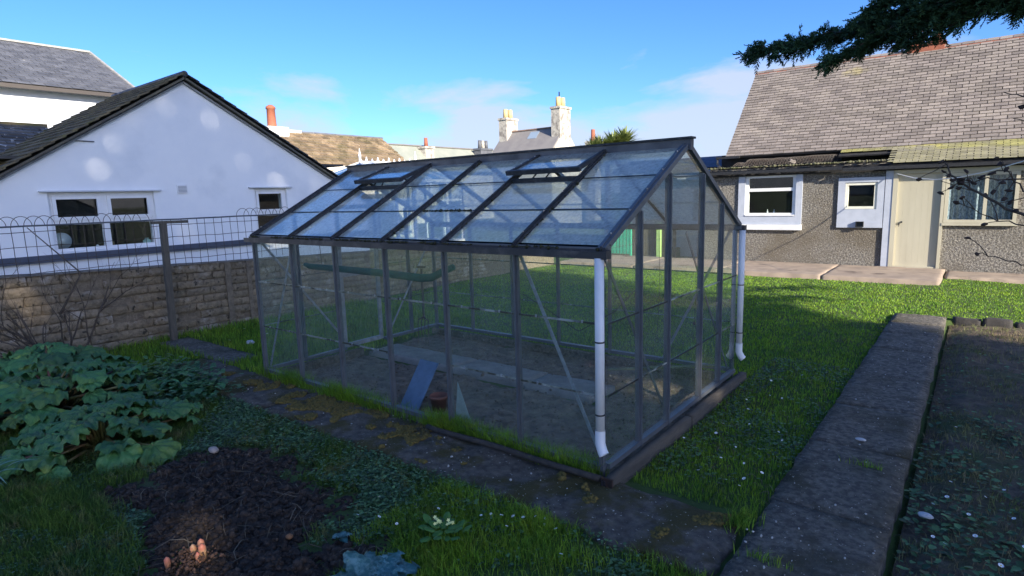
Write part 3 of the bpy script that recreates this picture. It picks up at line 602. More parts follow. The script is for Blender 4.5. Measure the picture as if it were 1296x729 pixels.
def slates(parent, e0, e1, r0, r1, cw, ch, m, name='slate', parts=0, skip=None, th=.006, far_label=None, jit=.01, proud=.004):
    """courses of slates on the plane eave e0->e1, ridge r0->r1; the first 'parts' of them single objects, the rest one mesh"""
    e0, e1, r0, r1 = map(Vector, (e0, e1, r0, r1)); W = (e1 - e0).length; H = (r0 - e0).length; ux = (e1 - e0).normalized(); uy = (r0 - e0).normalized(); un = ux.cross(uy)
    if un.z < 0: un = -un
    nr = max(1, round(H / ch)); ch = H / nr; B = MB(); made = 0; L = ch * 1.25; rot = Matrix((ux, uy, un)).transposed()
    tilt = math.atan2(th + .003, L); ang = Matrix.Rotation(tilt * 1.0, 3, 'X')
    variants = []
    for v in range(6):
        b = MB(); j = [rnd.uniform(-jit, jit) * .5 for _ in range(4)]; w2 = cw / 2 - .006
        b.hexa([(-w2, j[0], 0), (w2, j[1], 0), (w2, L, 0), (-w2, L, 0), (-w2, j[0], th), (w2, j[1], th), (w2, L, th), (-w2, L, th)]); variants.append(b)
    ms = [v.mesh(name, m) for v in variants]
    for r in range(nr):
        off = (r % 2) * cw / 2; nc = int(W / cw) + 2
        for c in range(nc):
            u = -off + (c + .5) * cw; v0 = r * ch
            sx = 1.0
            if u < cw * .25: u = cw / 4; sx = .5
            elif u > W - cw * .25:
                if u > W + cw * .26: continue
                u = W - cw / 4; sx = .5
            if skip and skip(u / W, v0 / H): continue
            k = rnd.randrange(6); p_ = e0 + ux * (u + rnd.uniform(-.002, .002)) + uy * (v0 + rnd.uniform(-jit, jit) * .4) + un * (proud + rnd.uniform(0, .0025))
            rr = rot @ Matrix.Rotation(rnd.gauss(0, .006), 3, 'Z') @ Matrix.Rotation(-tilt, 3, 'X') @ Matrix.Diagonal((sx, 1, 1))
            if made < parts:
                o = bpy.data.objects.new(name, ms[k]); COL.objects.link(o); o.matrix_basis = Matrix.Translation(p_ + un * (th + .004)) @ rr.to_4x4(); put(o, parent); made += 1
            else:
                n = len(B.v); q = p_ + un * (th + .004)
                B.v += [tuple(rr @ Vector(x) + q) for x in variants[k].v]; B.f += [tuple(i + n for i in f) for f in variants[k].f]
    if B.v:
        o = obj(name + 's' if parts == 0 else name, B.mesh(name, m), parent); o['kind'] = 'stuff'
def frame(parent, ax, c, a0, a1, z0, z1, bw, dp, m, name='window_frame', vert=(), hor=(), label=None):
    """window frame in the plane ax=c, depth dp towards -y (ax y) or +x (ax x)"""
    b = MB(); s = -1 if ax == 'y' else 1
    def bx(u0, u1, w0, w1, d0=0, d1=dp):
        if ax == 'y': b.box((u0, c + s * d0, w0), (u1, c + s * d1, w1))
        else: b.box((c + s * d0, u0, w0), (c + s * d1, u1, w1))
    bx(a0, a0 + bw, z0, z1); bx(a1 - bw, a1, z0, z1); bx(a0 + bw, a1 - bw, z0, z0 + bw); bx(a0 + bw, a1 - bw, z1 - bw, z1)
    for (v, w_) in vert: bx(v - w_ / 2, v + w_ / 2, z0 + bw, z1 - bw, .001, dp - .001)
    for (h, w_, u0, u1) in hor: bx(u0, u1, h - w_ / 2, h + w_ / 2, .002, dp - .002)
    o = b.build(name, m, parent)
    if label: o['label'] = label
    return o
def wpane(parent, ax, c, a0, a1, z0, z1, m=G_WIN, name='pane'):
    b = MB()
    if ax == 'y': b.box((a0, c, z0), (a1, c + .004, z1))
    else: b.box((c, a0, z0), (c - .004, a1, z1))
    return b.build(name, m, parent)

# ---- the cottage on the right
ct = empty('cottage', (1, 12.5, -.1), 'roughcast cottage with purple slate roof, cream door and blue painted window surround', 'cottage')
FY = 11.0
HW1 = (-2.55, -1.50, .98, 1.88); HW2 = (-.56, .0, 1.12, 1.65); HD = (.31, 1.07, -.12, 1.80); HW3 = (1.10, 2.16, .85, 1.77)
wl = holes_wall(MB(), 'y', FY, FY + .22, -3.5, 6.5, -.25, lambda a: 2.02, [HW1, HW2, HD, HW3]).build('front_wall', rcast, ct)
sw = MB(); sw.box((-3.5, FY + .221, -.25), (-3.28, 16.3, 1.9)); sw.box((-3.5, 16.3, -.25), (6.5, 16.5, 2.3)); sw.box((6.3, FY + .221, -.25), (6.5, 16.3, 2.3))
sw.build('side_walls', cream_r, ct)
g = MB(); n0 = len(g.v)
for xg in (-3.16, 6.45):
    g.hexa([(xg, 11.9, 1.6), (xg + .18, 11.9, 1.6), (xg + .18, 16.0, 1.6), (xg, 16.0, 1.6), (xg, 13.93, 4.45), (xg + .18, 13.93, 4.45), (xg + .18, 13.96, 4.45), (xg, 13.96, 4.45)])
g.build('gable_wall', rcast, ct)
# inner rooms: floor, back and partitions so that the windows look into depth
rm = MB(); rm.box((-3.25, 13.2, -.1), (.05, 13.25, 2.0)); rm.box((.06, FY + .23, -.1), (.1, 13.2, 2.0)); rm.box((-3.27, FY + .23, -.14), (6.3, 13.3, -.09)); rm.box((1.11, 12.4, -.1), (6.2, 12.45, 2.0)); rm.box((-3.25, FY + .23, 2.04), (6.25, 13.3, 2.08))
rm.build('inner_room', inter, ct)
# main roof
rf = roof_slab(MB(), (-3.22, 11.70, 2.36), (6.6, 11.70, 2.36), (6.6, 13.93, 4.57), (-3.22, 13.93, 4.57), .06)
roof_slab(rf, (-3.22, 16.25, 2.3), (6.6, 16.25, 2.3), (6.6, 13.94, 4.575), (-3.22, 13.94, 4.575), .06)
rfo = rf.build('roof', dslate, ct)
slates(rfo, (-3.24, 11.66, 2.33), (2.9, 11.66, 2.33), (-3.24, 13.93, 4.58), (2.9, 13.93, 4.58), .215, .098, slate, parts=170, th=.019, jit=.014)
slates(rfo, (2.91, 11.66, 2.33), (6.6, 11.66, 2.33), (2.91, 13.93, 4.58), (6.6, 13.93, 4.58), .215, .098, slate, parts=0, th=.019, jit=.014)
for k in range(33):
    x = -3.25 + k * .30
    q = MB(); q.hexa([(x, 13.80, 4.50), (x + .296, 13.80, 4.50), (x + .296, 14.07, 4.50), (x, 14.07, 4.50), (x, 13.91, 4.60), (x + .29, 13.91, 4.60), (x + .29, 13.96, 4.60), (x, 13.96, 4.60)])
    q.build('ridge_tile', terra, rfo)
# lean-to roof
lr = roof_slab(MB(), (.19, 10.84, 1.975), (6.6, 10.84, 1.975), (6.6, 11.72, 2.34), (.19, 11.72, 2.34), .03)
roof_slab(lr, (-.80, 11.42, 2.215), (.188, 11.42, 2.215), (.188, 11.72, 2.34), (-.80, 11.72, 2.34), .03)
lro = lr.build('lean_to_roof', darkvoid, ct)
slates(lro, (-.78, 10.82, 1.985), (2.85, 10.82, 1.985), (-.78, 11.74, 2.368), (2.85, 11.74, 2.368), .205, .062, slatel, parts=125, th=.010, skip=lambda u, v: v < .70 and u * 3.63 - .78 < .16)
slates(lro, (2.86, 10.82, 1.985), (6.6, 10.82, 1.985), (2.86, 11.74, 2.368), (6.6, 11.74, 2.368), .205, .062, slatel)
MB().bar((-.78, 11.69, 2.385), (6.6, 11.69, 2.385), .05, .02).build('lead_flashing', leadm, lro)
# slate gap, its shade put in as a dark sheet; dark boards and flat felted roof with wire netting at the left
fb = MB(); fb.box((-3.45, FY + .23, 2.025), (-.82, 11.9, 2.06)); fb.box((-.815, FY + .0, 2.03), (.17, 11.2, 2.05)); fb.box((-3.4, 11.86, 2.06), (-.8, 11.9, 2.40))
fb.build('felt_roof_and_void', darkvoid, ct)
nb = MB(); st_ = .055
def netz(x, y): return 2.09 + .16 * math.sin(math.pi * min(1, max(0, (y - 10.95) / .8))) * (1 if x > -2.6 else .6) + .02 * nz(x, y, 0, 4)
for i in range(42):
    for j in range(13):
        x = -2.85 + i * st_; y = 10.95 + j * .06 + (i % 2) * .03
        if x > -.85: continue
        for (dx, dy) in ((st_ * .66, .03), (st_ * .66, -.03)):
            a_ = (x, y, netz(x, y)); b_ = (x + dx, y + dy, netz(x + dx, y + dy)); nb.bar(a_, b_, .004, .004)
        a_ = (x + st_ * .66, y + .03, netz(x + st_ * .66, y + .03)); nb.bar(a_, (x + st_, y + .03, netz(x + st_, y + .03)), .004, .004)
o = nb.build('wire_netting', mat('netting_wire', (.12, .11, .10), .6, .5, col2=(.07, .05, .04), nscale=8), ct, fix=False); o['kind'] = 'stuff'
sp = [(rnd.uniform(-3.4, -.7), rnd.uniform(10.80, 10.98), 2.06) for _ in range(260)] + [(rnd.uniform(-1.2, .2), rnd.uniform(10.85, 11.1), 2.065) for _ in range(160)]
lumps('eaves_moss', sp, .012, .035, mat('eaves_moss', (.13, .12, .08), .95, col2=(.07, .08, .03), nscale=7), None, parent=ct)
for (xx, yy, zz, ry) in ((-1.62, 11.1, 2.14, .7),):
    slabmesh(-.07, .07, -.06, .06, 0, .02, xx, None, .03, .01, .02).build('loose_slate', slate, ct).matrix_basis = Matrix.Translation((xx, yy, zz)) @ Matrix.Rotation(ry, 4, 'X') @ Matrix.Rotation(.5, 4, 'Y')
gt = MB()
for (x0, x1, z) in ((-3.62, -.62, 1.965), (-.6, 6.6, 1.935)):
    gt.box((x0, 10.80, z - .05), (x1, 10.87, z - .044)); gt.box((x0, 10.796, z - .05), (x1, 10.8, z + .012)); gt.box((x0, 10.87, z - .05), (x1, 10.874, z + .02))
gto = gt.build('gutter', black, ct)
for x in np.arange(-3.3, 6, .75): MB().box((x, 10.79, 1.885), (x + .02, 10.88, 1.90)).build('bracket', black, gto)
MB().box((-3.5, 10.955, 1.86), (6.5, 10.998, 2.0)).build('fascia', darkvoid, ct)
MB().tube([(-3.42, 11.63, 2.30), (-3.40, 11.55, 2.2), (-3.30, 11.45, 2.12), (-3.3, 11.3, 2.1)], .025, 8).build('overflow_pipe', black, ct)
MB().bar((-3.45, 11.62, 2.33), (-2.9, 11.62, 2.33), .07, .05).build('short_gutter', black, ct)
# window 1: blue surround with white frame
sr = MB(); y0, y1 = FY - .035, FY - .001
sr.box((-2.70, y0, .80), (-2.553, y1, 1.86)); sr.box((-1.498, y0, .80), (-1.37, y1, 1.86)); sr.box((-2.552, y0, .80), (-1.499, y1, .978))
sro = sr.build('window_surround', bluep, ct)
MB().box((-2.72, FY - .075, .68), (-1.36, FY - .002, .797)).build('window_sill', upvc, sro)
w1 = frame(ct, 'y', FY + .07, HW1[0] + .002, HW1[1] - .002, HW1[2] + .002, HW1[3] - .002, .065, .07, upvc, 'window', hor=[(1.555, .07, -2.485, -1.565)], label='white plastic cottage window with a top light over a large pane')
wpane(w1, 'y', FY + .04, -2.485, -1.565, 1.05, 1.52); wpane(w1, 'y', FY + .04, -2.485, -1.565, 1.59, 1.82)
MB().box((-2.54, FY - .05, .985), (-1.51, FY - .001, 1.01)).build('sill', upvc, w1)
it = empty('bottles', (-2.1, 11.2, 1.0), 'two small pale bottles on the inner sill of the cottage window', 'bottles')
for x in (-2.12, -1.98): MB().tube([(x, 11.19, 1.0), (x, 11.19, 1.07), (x, 11.19, 1.08), (x, 11.19, 1.12)], [.02, .02, .009, .008], 10).build('bottle', upvc, it, True)
# window 2
sr = MB()
sr.box((-.69, y0, .84), (-.563, y1, 1.75)); sr.box((.003, y0, .84), (.125, y1, 1.75)); sr.box((-.562, y0, 1.653), (.002, y1, 1.75)); sr.box((-.562, y0, .84), (.002, y1, 1.117)); sr.box((-.69, y0 - .01, .745), (.125, y1, .838))
sr.build('window_surround', bluep, ct)
w2 = frame(ct, 'y', FY + .06, HW2[0] + .002, HW2[1] - .002, HW2[2] + .002, HW2[3] - .002, .05, .08, mat('cream_white_paint', (.78, .77, .66), .5, col2=(.68, .67, .56)), 'window', label='small square cottage window with a cream frame')
wpane(w2, 'y', FY + .03, -.51, -.05, 1.17, 1.60)
vb = MB(); vb.box((-.335, FY - .10, .76), (-.325, FY - .036, .87)); vb.box((-.205, FY - .10, .76), (-.195, FY - .036, .87)); vb.box((-.324, FY - .10, .76), (-.206, FY - .036, .77)); vb.box((-.324, FY - .10, .86), (-.206, FY - .036, .87)); vb.box((-.324, FY - .05, .771), (-.206, FY - .037, .859))
tag(vb.build('vent_box', black, ct), 'small dark open vent box under the small window')
# blue pilaster, door
MB().box((.135, FY - .04, -.12), (.262, FY - .001, 1.86)).build('pilaster', bluep, ct)
dfm = MB(); dfm.box((.263, FY - .05, -.12), (.345, FY + .06, 1.862)); dfm.box((1.045, FY - .05, -.12), (1.095, FY + .06, 1.862)); dfm.box((.346, FY - .05, 1.79), (1.044, FY + .06, 1.862))
dfm.build('door_frame', creamp, ct)
dd = MB()
for k in range(7):
    a = .348 + k * .0994; dd.box((a, FY - .0, -.03), (a + .0985, FY + .035, 1.786))
dd.box((.35, FY + .0355, -.03), (1.04, FY + .05, 1.785))
dro = dd.build('door', creamp, ct); tag(dro, 'cream painted boarded door with a dark handle at its left')
MB().box((.348, FY - .035, -.03), (1.043, FY - .0015, .005)).build('weather_bar', creamp, dro)
MB().tube([(.44, FY - .001, .86), (.44, FY - .03, .86), (.43, FY - .035, .85)], [.018, .02, .012], 10).build('knob', black, dro)
MB().box((.39, FY - .008, .80), (.41, FY - .001, .84)).build('lock_plate', black, dro); MB().tube([(.40, FY - .01, .82), (.40, FY - .03, .815), (.40, FY - .03, .77)], .006, 6).build('handle', black, dro)
MB().box((.35, FY + .01, -.14), (1.04, FY + .05, -.035)).build('door_gap_shade', darkvoid, ct)  # dark strip stands in for the shaded gap under the door
# window 3 with lace curtains
w3 = frame(ct, 'y', FY + .05, HW3[0] + .002, HW3[1] - .002, HW3[2] + .002, HW3[3] - .002, .055, .09, creamp, 'window', vert=[(1.70, .055)], label='wide cream cottage window with lace curtains')
wpane(w3, 'y', FY + .02, 1.157, 1.672, .907, 1.713); wpane(w3, 'y', FY + .02, 1.728, 2.103, .907, 1.713)
MB().box((1.08, FY - .06, .80), (2.18, FY - .001, .848)).build('sill', creamp, w3)
MB().box((1.096, FY - .05, 1.772), (2.2, FY - .001, 1.86)).build('head_board', creamp, w3)
for (a0, a1) in ((1.15, 1.69), (1.71, 2.12)):
    xs = np.linspace(a0, a1, 60); Vv = []; 
    for x in xs:
        yy = FY + .14 + .022 * math.sin(x * 75) + .012 * math.sin(x * 31)
        Vv += [(x, yy, .88), (x, yy, 1.74)]
    Ff = [(2 * i, 2 * i + 2, 2 * i + 3, 2 * i + 1) for i in range(59)]
    obj('lace_curtain', npmesh('lace_curtain', np.array(Vv), np.array(Ff), lace, True), w3)
# chimney pots on the ridge
ck = MB(); ck.box((.08, 13.80, 4.3), (.76, 14.10, 4.64)); ck.box((.05, 13.77, 4.641), (.79, 14.13, 4.69))
cko = ck.build('chimney', terra, ct)
for x in (.24, .60):
    MB().tube([(x, 13.93, 4.73), (x, 13.93, 4.78), (x, 13.93, 5.10), (x, 13.93, 5.105), (x, 13.93, 5.17)], [.115, .095, .085, .105, .10], 16).build('chimney_pot', terra, cko, True)
# clothes line
pts = [Vector((.30, 10.9, 1.80)), Vector((.62, 10.6, 1.70)), Vector((.95, 10.3, 1.655)), Vector((1.3, 10.0, 1.675)), Vector((1.7, 9.6, 1.76)), Vector((2.4, 9.1, 1.98)), Vector((4.5, 7.5, 2.5))]
tag(MB().tube(pts, .009, 6).build('clothes_line', ropem), 'white clothes line sagging from the cottage door frame across the lace curtain window', 'clothes line')

# ---- white gable house on the left
wh = empty('gable_house', (-8.6, 1.69, -.1), 'white rendered house with a plain gable and low mossy roof behind the wall', 'house')
GX = -8.6
def gtop(y): return 3.555 - (.62 * (1.69 - y) if y < 1.69 else .57 * (y - 1.69))
HA = (-.30, 1.07, .98, 1.83); HB = (2.72, 3.36, .98, 1.86)
holes_wall(MB(), 'x', GX, GX - .3, -2.6, 5.2, -.2, gtop, [HA, HB], [1.69]).build('gable_wall', render_w, wh)
bk = MB(); bk.box((-11.7, -2.6, -.2), (GX - .301, -2.4, .9)); bk.box((-11.7, 5.0, -.2), (GX - .301, 5.2, 1.6)); bk.box((-11.9, -2.6, -.2), (-11.7, 5.2, 1.0))
bk.build('side_wall', render_w, wh)
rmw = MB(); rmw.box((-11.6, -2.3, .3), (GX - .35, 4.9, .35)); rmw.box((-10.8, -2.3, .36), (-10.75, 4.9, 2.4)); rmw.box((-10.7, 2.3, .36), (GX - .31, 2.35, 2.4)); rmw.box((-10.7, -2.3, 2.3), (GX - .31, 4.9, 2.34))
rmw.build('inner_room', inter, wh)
ro = MB(); xf, xb = -8.50, -11.45
def rz(y): return 3.60 - (.62 * (1.69 - y) if y < 1.69 else .57 * (y - 1.69))
roof_slab(ro, (xf, -2.9, rz(-2.9) + .0), (xb, -2.9, rz(-2.9)), (xb, 1.688, 3.62), (xf, 1.688, 3.62), .03)
roof_slab(ro, (xf, 5.5, rz(5.5)), (xb, 5.5, rz(5.5)), (xb, 1.692, 3.62), (xf, 1.692, 3.62), .03)
roo = ro.build('roof', dtile, wh)
slates(roo, (xf + .03, -2.9, rz(-2.9) + .02), (xb, -2.9, rz(-2.9) + .02), (xf + .03, 1.68, 3.645), (xb, 1.68, 3.645), .26, .17, mat('verge_tile', (.10, .085, .06), .95, col2=(.16, .13, .07), nscale=6, col3=(.09, .10, .03), n3scale=3, island=.3, bump=.8, bscale=22), name='roof_tile', th=.02, jit=.012)
slates(roo, (xb, 5.5, rz(5.5) + .02), (xf + .03, 5.5, rz(5.5) + .02), (xb, 1.70, 3.645), (xf + .03, 1.70, 3.645), .26, .22, mat('verge_slate', (.05, .055, .065), .8, col2=(.08, .08, .08), nscale=6, island=.3), name='roof_tile', th=.014, jit=.012)
for k in range(10): MB().tube([(xf + .02 - k * .3, 1.69, 3.66), (xf + .02 - (k + 1) * .3 + .01, 1.69, 3.66)], .05, 10).build('ridge_tile', dslate, roo, True)
vg = MB()
for (ya, yb) in ((-2.9, 1.69), (5.5, 1.69)): vg.bar((GX + .02, ya, rz(ya) - .055), (GX + .02, yb, rz(yb) - .055), .03, .03, (0, 0, 1))
vg.build('verge_strip', mat('grey_verge', (.30, .31, .32), .8, col2=(.2, .2, .2)), wh)
MB().box((GX + .001, -2.6, .965 - .10), (GX + .05, 5.2, .965)).build('painted_band', bandm, wh)
# windows of the gable
for (h, lab, nv) in ((HA, 'white four light window with pots on its sill in the white gable', 1), (HB, 'narrow white window at the right of the white gable', 0)):
    fy0, fy1 = h[0] + .003, h[1] - .003; mid = (fy0 + fy1) / 2; zt = 1.40
    wv = frame(wh, 'x', GX - .12, fy0, fy1, h[2] + .003, h[3] - .003, .05, .07, upvc, 'window', vert=[(mid, .09)] if nv else [], hor=[(zt, .07, fy0 + .05, fy1 - .05)], label=lab)
    cols = [(fy0 + .05, mid - .045), (mid + .045, fy1 - .05)] if nv else [(fy0 + .05, fy1 - .05)]
    for (a0, a1) in cols:
        ff = frame(wv, 'x', GX - .06, a0 + .0, a1 - .0, zt + .035, h[3] - .055, .045, .03, upvc, 'sash')
        wpane(wv, 'x', GX - .09, a0, a1, zt + .03, h[3] - .05); wpane(wv, 'x', GX - .09, a0, a1, h[2] + .05, zt - .035)
    MB().box((GX + .001, h[0] - .10, h[3] + .001), (GX + .045, h[1] + .10, h[3] + .022)).build('drip_strip', mat('pale_drip', (.55, .57, .6), .7), wv)
MB().box((GX + .001, 1.42, 1.79), (GX + .018, 1.58, 1.93)).build('air_vent', upvc, wh)
vo = MB()
for k in range(5): vo.box((GX + .019, 1.435, 1.808 + k * .022), (GX + .026, 1.565, 1.82 + k * .022))
vo.build('vent_louvre', mat('grey_louvre', (.4, .42, .45), .6), wh)
MB().tube([(GX + .01, -.05, 2.555), (GX + .012, .35, 2.55)], .008, 6).build('crack_cover', dslate, wh)
# things on the window sill
for (y, zz, hh, r_, m_, lab, cat, nm) in ((-.16, .99, .0, .0, None, 'round white plate standing behind the left light of the gable window', 'plate', 'plate'),
        (.27, .985, .07, .022, upvc, 'small white bottle on the sill of the gable window', 'bottle', 'bottle'), (.46, .985, .13, .03, mat('amber_bottle', (.25, .17, .07), .3), 'tall amber bottle on the sill of the gable window', 'bottle', 'bottle'),
        (.95, .985, .12, .055, mat('pale_green_vase', (.32, .48, .42), .4), 'pale green vase with twigs at the right end of the gable window', 'vase', 'vase')):
    if nm == 'plate':
        o = MB().tube([(GX - .19, y, 1.14), (GX - .185, y, 1.14), (GX - .17, y, 1.14)], [.07, .10, .12], 24).build('plate', upvc, None, True)
    else:
        o = MB().tube([(GX - .16, y, zz), (GX - .16, y, zz + hh * .7), (GX - .16, y, zz + hh * .8), (GX - .16, y, zz + hh)], [r_, r_ * 1.05, r_ * .6, r_ * .5], 14).build(nm, m_, None, True)
    tag(o, lab, cat)
o = MB()
for k in range(7): o.tube([(GX - .16, .95, 1.09), (GX - .16 + rnd.uniform(-.03, .03), .93 + rnd.uniform(-.04, .03), 1.2), (GX - .17, .90 + rnd.uniform(-.07, .07), 1.33)], .004, 4)
tag(o.build('dried_twigs', straw), 'dried twigs standing in the green vase', 'twigs')

# ---- upper white building with dark slate roof, far left
ub = empty('upper_house', (-17, -1, -.1), 'tall white house with dark slate roof rising behind the gable house', 'house')
u = MB(); u.box((-18.2, -9, -.2), (-15, 3.35, 4.25)); u.build('wall', render_w, ub)
u = MB(); roof_slab(u, (-14.8, -9.2, 4.25), (-14.8, 3.5, 4.25), (-18, 3.5, 5.78), (-18, -9.2, 5.78), .07); roof_slab(u, (-21.2, -9.2, 4.25), (-21.2, 3.5, 4.25), (-18.005, 3.5, 5.78), (-18.005, -9.2, 5.78), .07)
uo = u.build('roof', dslate, ub)
slates(uo, (-14.78, -1.2, 4.27), (-14.78, 3.5, 4.27), (-18, -1.2, 5.80), (-18, 3.5, 5.80), .25, .18, dslate, name='slate')
MB().bar((-18, -9.2, 5.83), (-18, 3.52, 5.83), .14, .05).build('ridge', leadm, uo)
MB().bar((-14.74, -9.2, 4.21), (-14.74, 3.5, 4.21), .10, .08).build('gutter', mat('brown_gutter', (.06, .05, .045), .6), ub)
MB().bar((-14.8, 3.53, 4.29), (-18, 3.53, 5.83), .06, .05).build('verge', leadm, uo)
MB().hexa([(-18.2, 3.2, 4.2), (-15, 3.2, 4.2), (-15, 3.35, 4.2), (-18.2, 3.35, 4.2), (-18.1, 3.2, 5.6), (-17.9, 3.2, 5.6), (-17.9, 3.35, 5.6), (-18.1, 3.35, 5.6)]).build('gable', render_w, ub)
# low tiled roof in front of it
lt = empty('rear_wing', (-12.8, -1.2, -.1), 'low rear wing with dark mossy tiles left of the white gable', 'building')
MB().box((-13.2, -5, -.2), (-11.95, .85, 2.6)).build('wall', render_w, lt)
q = MB(); roof_slab(q, (-11.75, -5.2, 2.45), (-11.75, .95, 2.45), (-13.0, .95, 3.15), (-13.0, -5.2, 3.15), .06); lo = q.build('roof', dtile, lt)
slates(lo, (-11.73, -2.2, 2.48), (-11.73, .95, 2.48), (-13, -2.2, 3.18), (-13, .95, 3.18), .26, .13, mat('lichened_tile', (.10, .10, .10), .85, col2=(.42, .42, .42), nscale=9, lo=.6, hi=.64, island=.4), name='roof_tile', th=.03, jit=.02)
MB().bar((-13, -5.2, 3.2), (-13, .97, 3.2), .2, .09).build('ridge', mat('mossy_ridge', (.20, .15, .08), .95, col2=(.12, .12, .04), nscale=5, bump=.6), lo)
# mossy brown roof
mr = empty('tiled_house', (-14.5, 9, -.1), 'low house with a mossy brown tiled roof behind the white gable', 'house')
MB().box((-16.5, 5.6, -.2), (-13.2, 10.9, 2.6)).build('wall', cream_r, mr)
q = MB(); roof_slab(q, (-12.9, 5.4, 2.14), (-12.9, 11.07, 2.14), (-15, 11.07, 3.62), (-15, 5.4, 3.62), .07); roof_slab(q, (-17.1, 5.4, 2.14), (-17.1, 11.07, 2.14), (-15.004, 11.07, 3.62), (-15.004, 5.4, 3.62), .07); mo = q.build('roof', dtile, mr)
slates(mo, (-12.86, 5.4, 2.16), (-12.86, 11.07, 2.16), (-15, 5.4, 3.66), (-15, 11.07, 3.66), .24, .16, tile, name='roof_tile', th=.035, jit=.03)
MB().bar((-15, 5.4, 3.69), (-15, 11.1, 3.69), .16, .06).build('ridge', dslate, mo)
ck = MB(); ck.box((-15.3, 6.7, 3.0), (-14.7, 7.35, 3.78)); ck.box((-15.32, 7.351, 3.66), (-14.9, 7.9, 3.74)); cko = ck.build('chimney', render_w, mr)
MB().tube([(-15, 7.0, 3.78), (-15, 7.0, 3.83), (-15, 7.0, 4.30), (-15, 7.0, 4.31), (-15, 7.0, 4.37), (-15, 7.0, 4.42)], [.15, .13, .115, .14, .13, .06], 18).build('chimney_pot', terra, cko, True)
# conservatory
cv = empty('conservatory', (-11, 8, -.1), 'white framed conservatory with finials on its ridge beyond the greenhouse', 'conservatory')
q = MB(); q.box((-12.6, 6.3, -.2), (-9.6, 9.3, .45)); q.build('base_wall', cream_r, cv)
q = MB()
for y in np.linspace(6.33, 9.27, 6): q.box((-9.66, y - .035, .451), (-9.6, y + .035, 1.99))
for x in np.linspace(-12.5, -9.63, 5): q.box((x - .03, 6.30, .451), (x + .03, 6.36, 1.99)); q.box((x - .03, 9.24, .451), (x + .03, 9.30, 1.99))
q.box((-9.67, 6.29, 1.991), (-9.58, 9.31, 2.07)); q.box((-12.6, 6.28, 1.991), (-9.671, 6.36, 2.07)); q.box((-12.6, 9.24, 1.991), (-9.671, 9.32, 2.07)); q.box((-9.665, 6.37, 1.5), (-9.605, 9.23, 1.55))
R0, R1 = Vector((-11, 6.98, 2.55)), Vector((-11, 8.88, 2.55)); C_ = [Vector((-9.6, 6.3, 2.08)), Vector((-9.6, 9.3, 2.08)), Vector((-12.5, 9.3, 2.08)), Vector((-12.5, 6.3, 2.08))]
q.bar(R0, R1, .10, .07)
for a_, b_ in ((C_[0], R0), (C_[1], R1), (C_[2], R1), (C_[3], R0)): q.bar(a_, b_, .06, .045)
for k in range(1, 5): t_ = k / 5; q.bar(C_[0].lerp(C_[1], t_), R0.lerp(R1, t_), .04, .035)
q.build('frame', upvc, cv)
q = MB()
for k in range(11):
    y = 7.0 + k * .187; z = 2.585; hh = .11 if k % 2 else .07
    q.hexa([(-11.012, y - .035, z), (-10.988, y - .035, z), (-10.988, y + .035, z), (-11.012, y + .035, z), (-11.006, y - .008, z + hh), (-10.994, y - .008, z + hh), (-10.994, y + .008, z + hh), (-11.006, y + .008, z + hh)])
for y in (6.98, 8.9): q.tube([(-11, y, 2.56), (-11, y, 2.65), (-11, y, 2.72), (-11, y, 2.80), (-11, y, 2.90)], [.035, .03, .04, .02, .006], 8)
q.build('ridge_cresting', upvc, cv)
G_BLUE = mat('blue_roof_glass', (.10, .28, .52), .15, col2=(.08, .22, .45), nscale=2, spec=1)
for a_, b_, c_, d_ in ((C_[0], C_[1], R1, R0), (C_[3], C_[0], R0, R0 + Vector((0, .01, 0))), (C_[1], C_[2], R1, R1 - Vector((0, .01, 0))), (C_[2], C_[3], R0, R1)):
    roof_slab(MB(), a_ - Vector((0, 0, .02)), b_ - Vector((0, 0, .02)), c_ - Vector((0, 0, .02)), d_ - Vector((0, 0, .02)), .01).build('roof_pane', G_BLUE, cv)
for k in range(5): y = 6.37 + k * .588; MB().box((-9.64, y, .46), (-9.635, y + .515, 1.985)).build('pane', G_WIN, cv)
# long grey roof far away
fg = empty('far_terrace', (-31, 28, -.1), 'distant terrace under a long pale green grey roof', 'terrace')
MB().box((-33, 20, -.2), (-28.5, 38, 3.6)).build('wall', cream_r, fg)
q = MB(); roof_slab(q, (-28, 20, 3.4), (-28, 38, 3.4), (-30, 38, 5.2), (-30, 20, 5.2), .1); roof_slab(q, (-33.5, 20, 3.4), (-33.5, 38, 3.4), (-30.01, 38, 5.2), (-30.01, 20, 5.2), .1); fo = q.build('roof', greens, fg)
MB().bar((-30, 20, 5.24), (-30, 38, 5.24), .2, .08).build('ridge', gslate, fo)
for (x, y, w_, zt, n_, m_) in ((-29.4, 27.2, .8, 5.0, 1, stonem), (-29.2, 33.1, 1.3, 5.1, 3, dslate)):
    ck = MB(); ck.box((x - .35, y - w_ / 2, 4.2), (x + .35, y + w_ / 2, zt)); ck.box((x - .42, y - w_ / 2 - .07, zt + .001), (x + .42, y + w_ / 2 + .07, zt + .14)); cko = ck.build('chimney', m_, fo)
    for k in range(n_): yy = y + (k - (n_ - 1) / 2) * .38; MB().tube([(x, yy, zt + .14), (x, yy, zt + .75)], [.15, .12], 12).build('chimney_pot', terra if n_ == 1 else (stonem if k % 2 else dslate), cko, True)
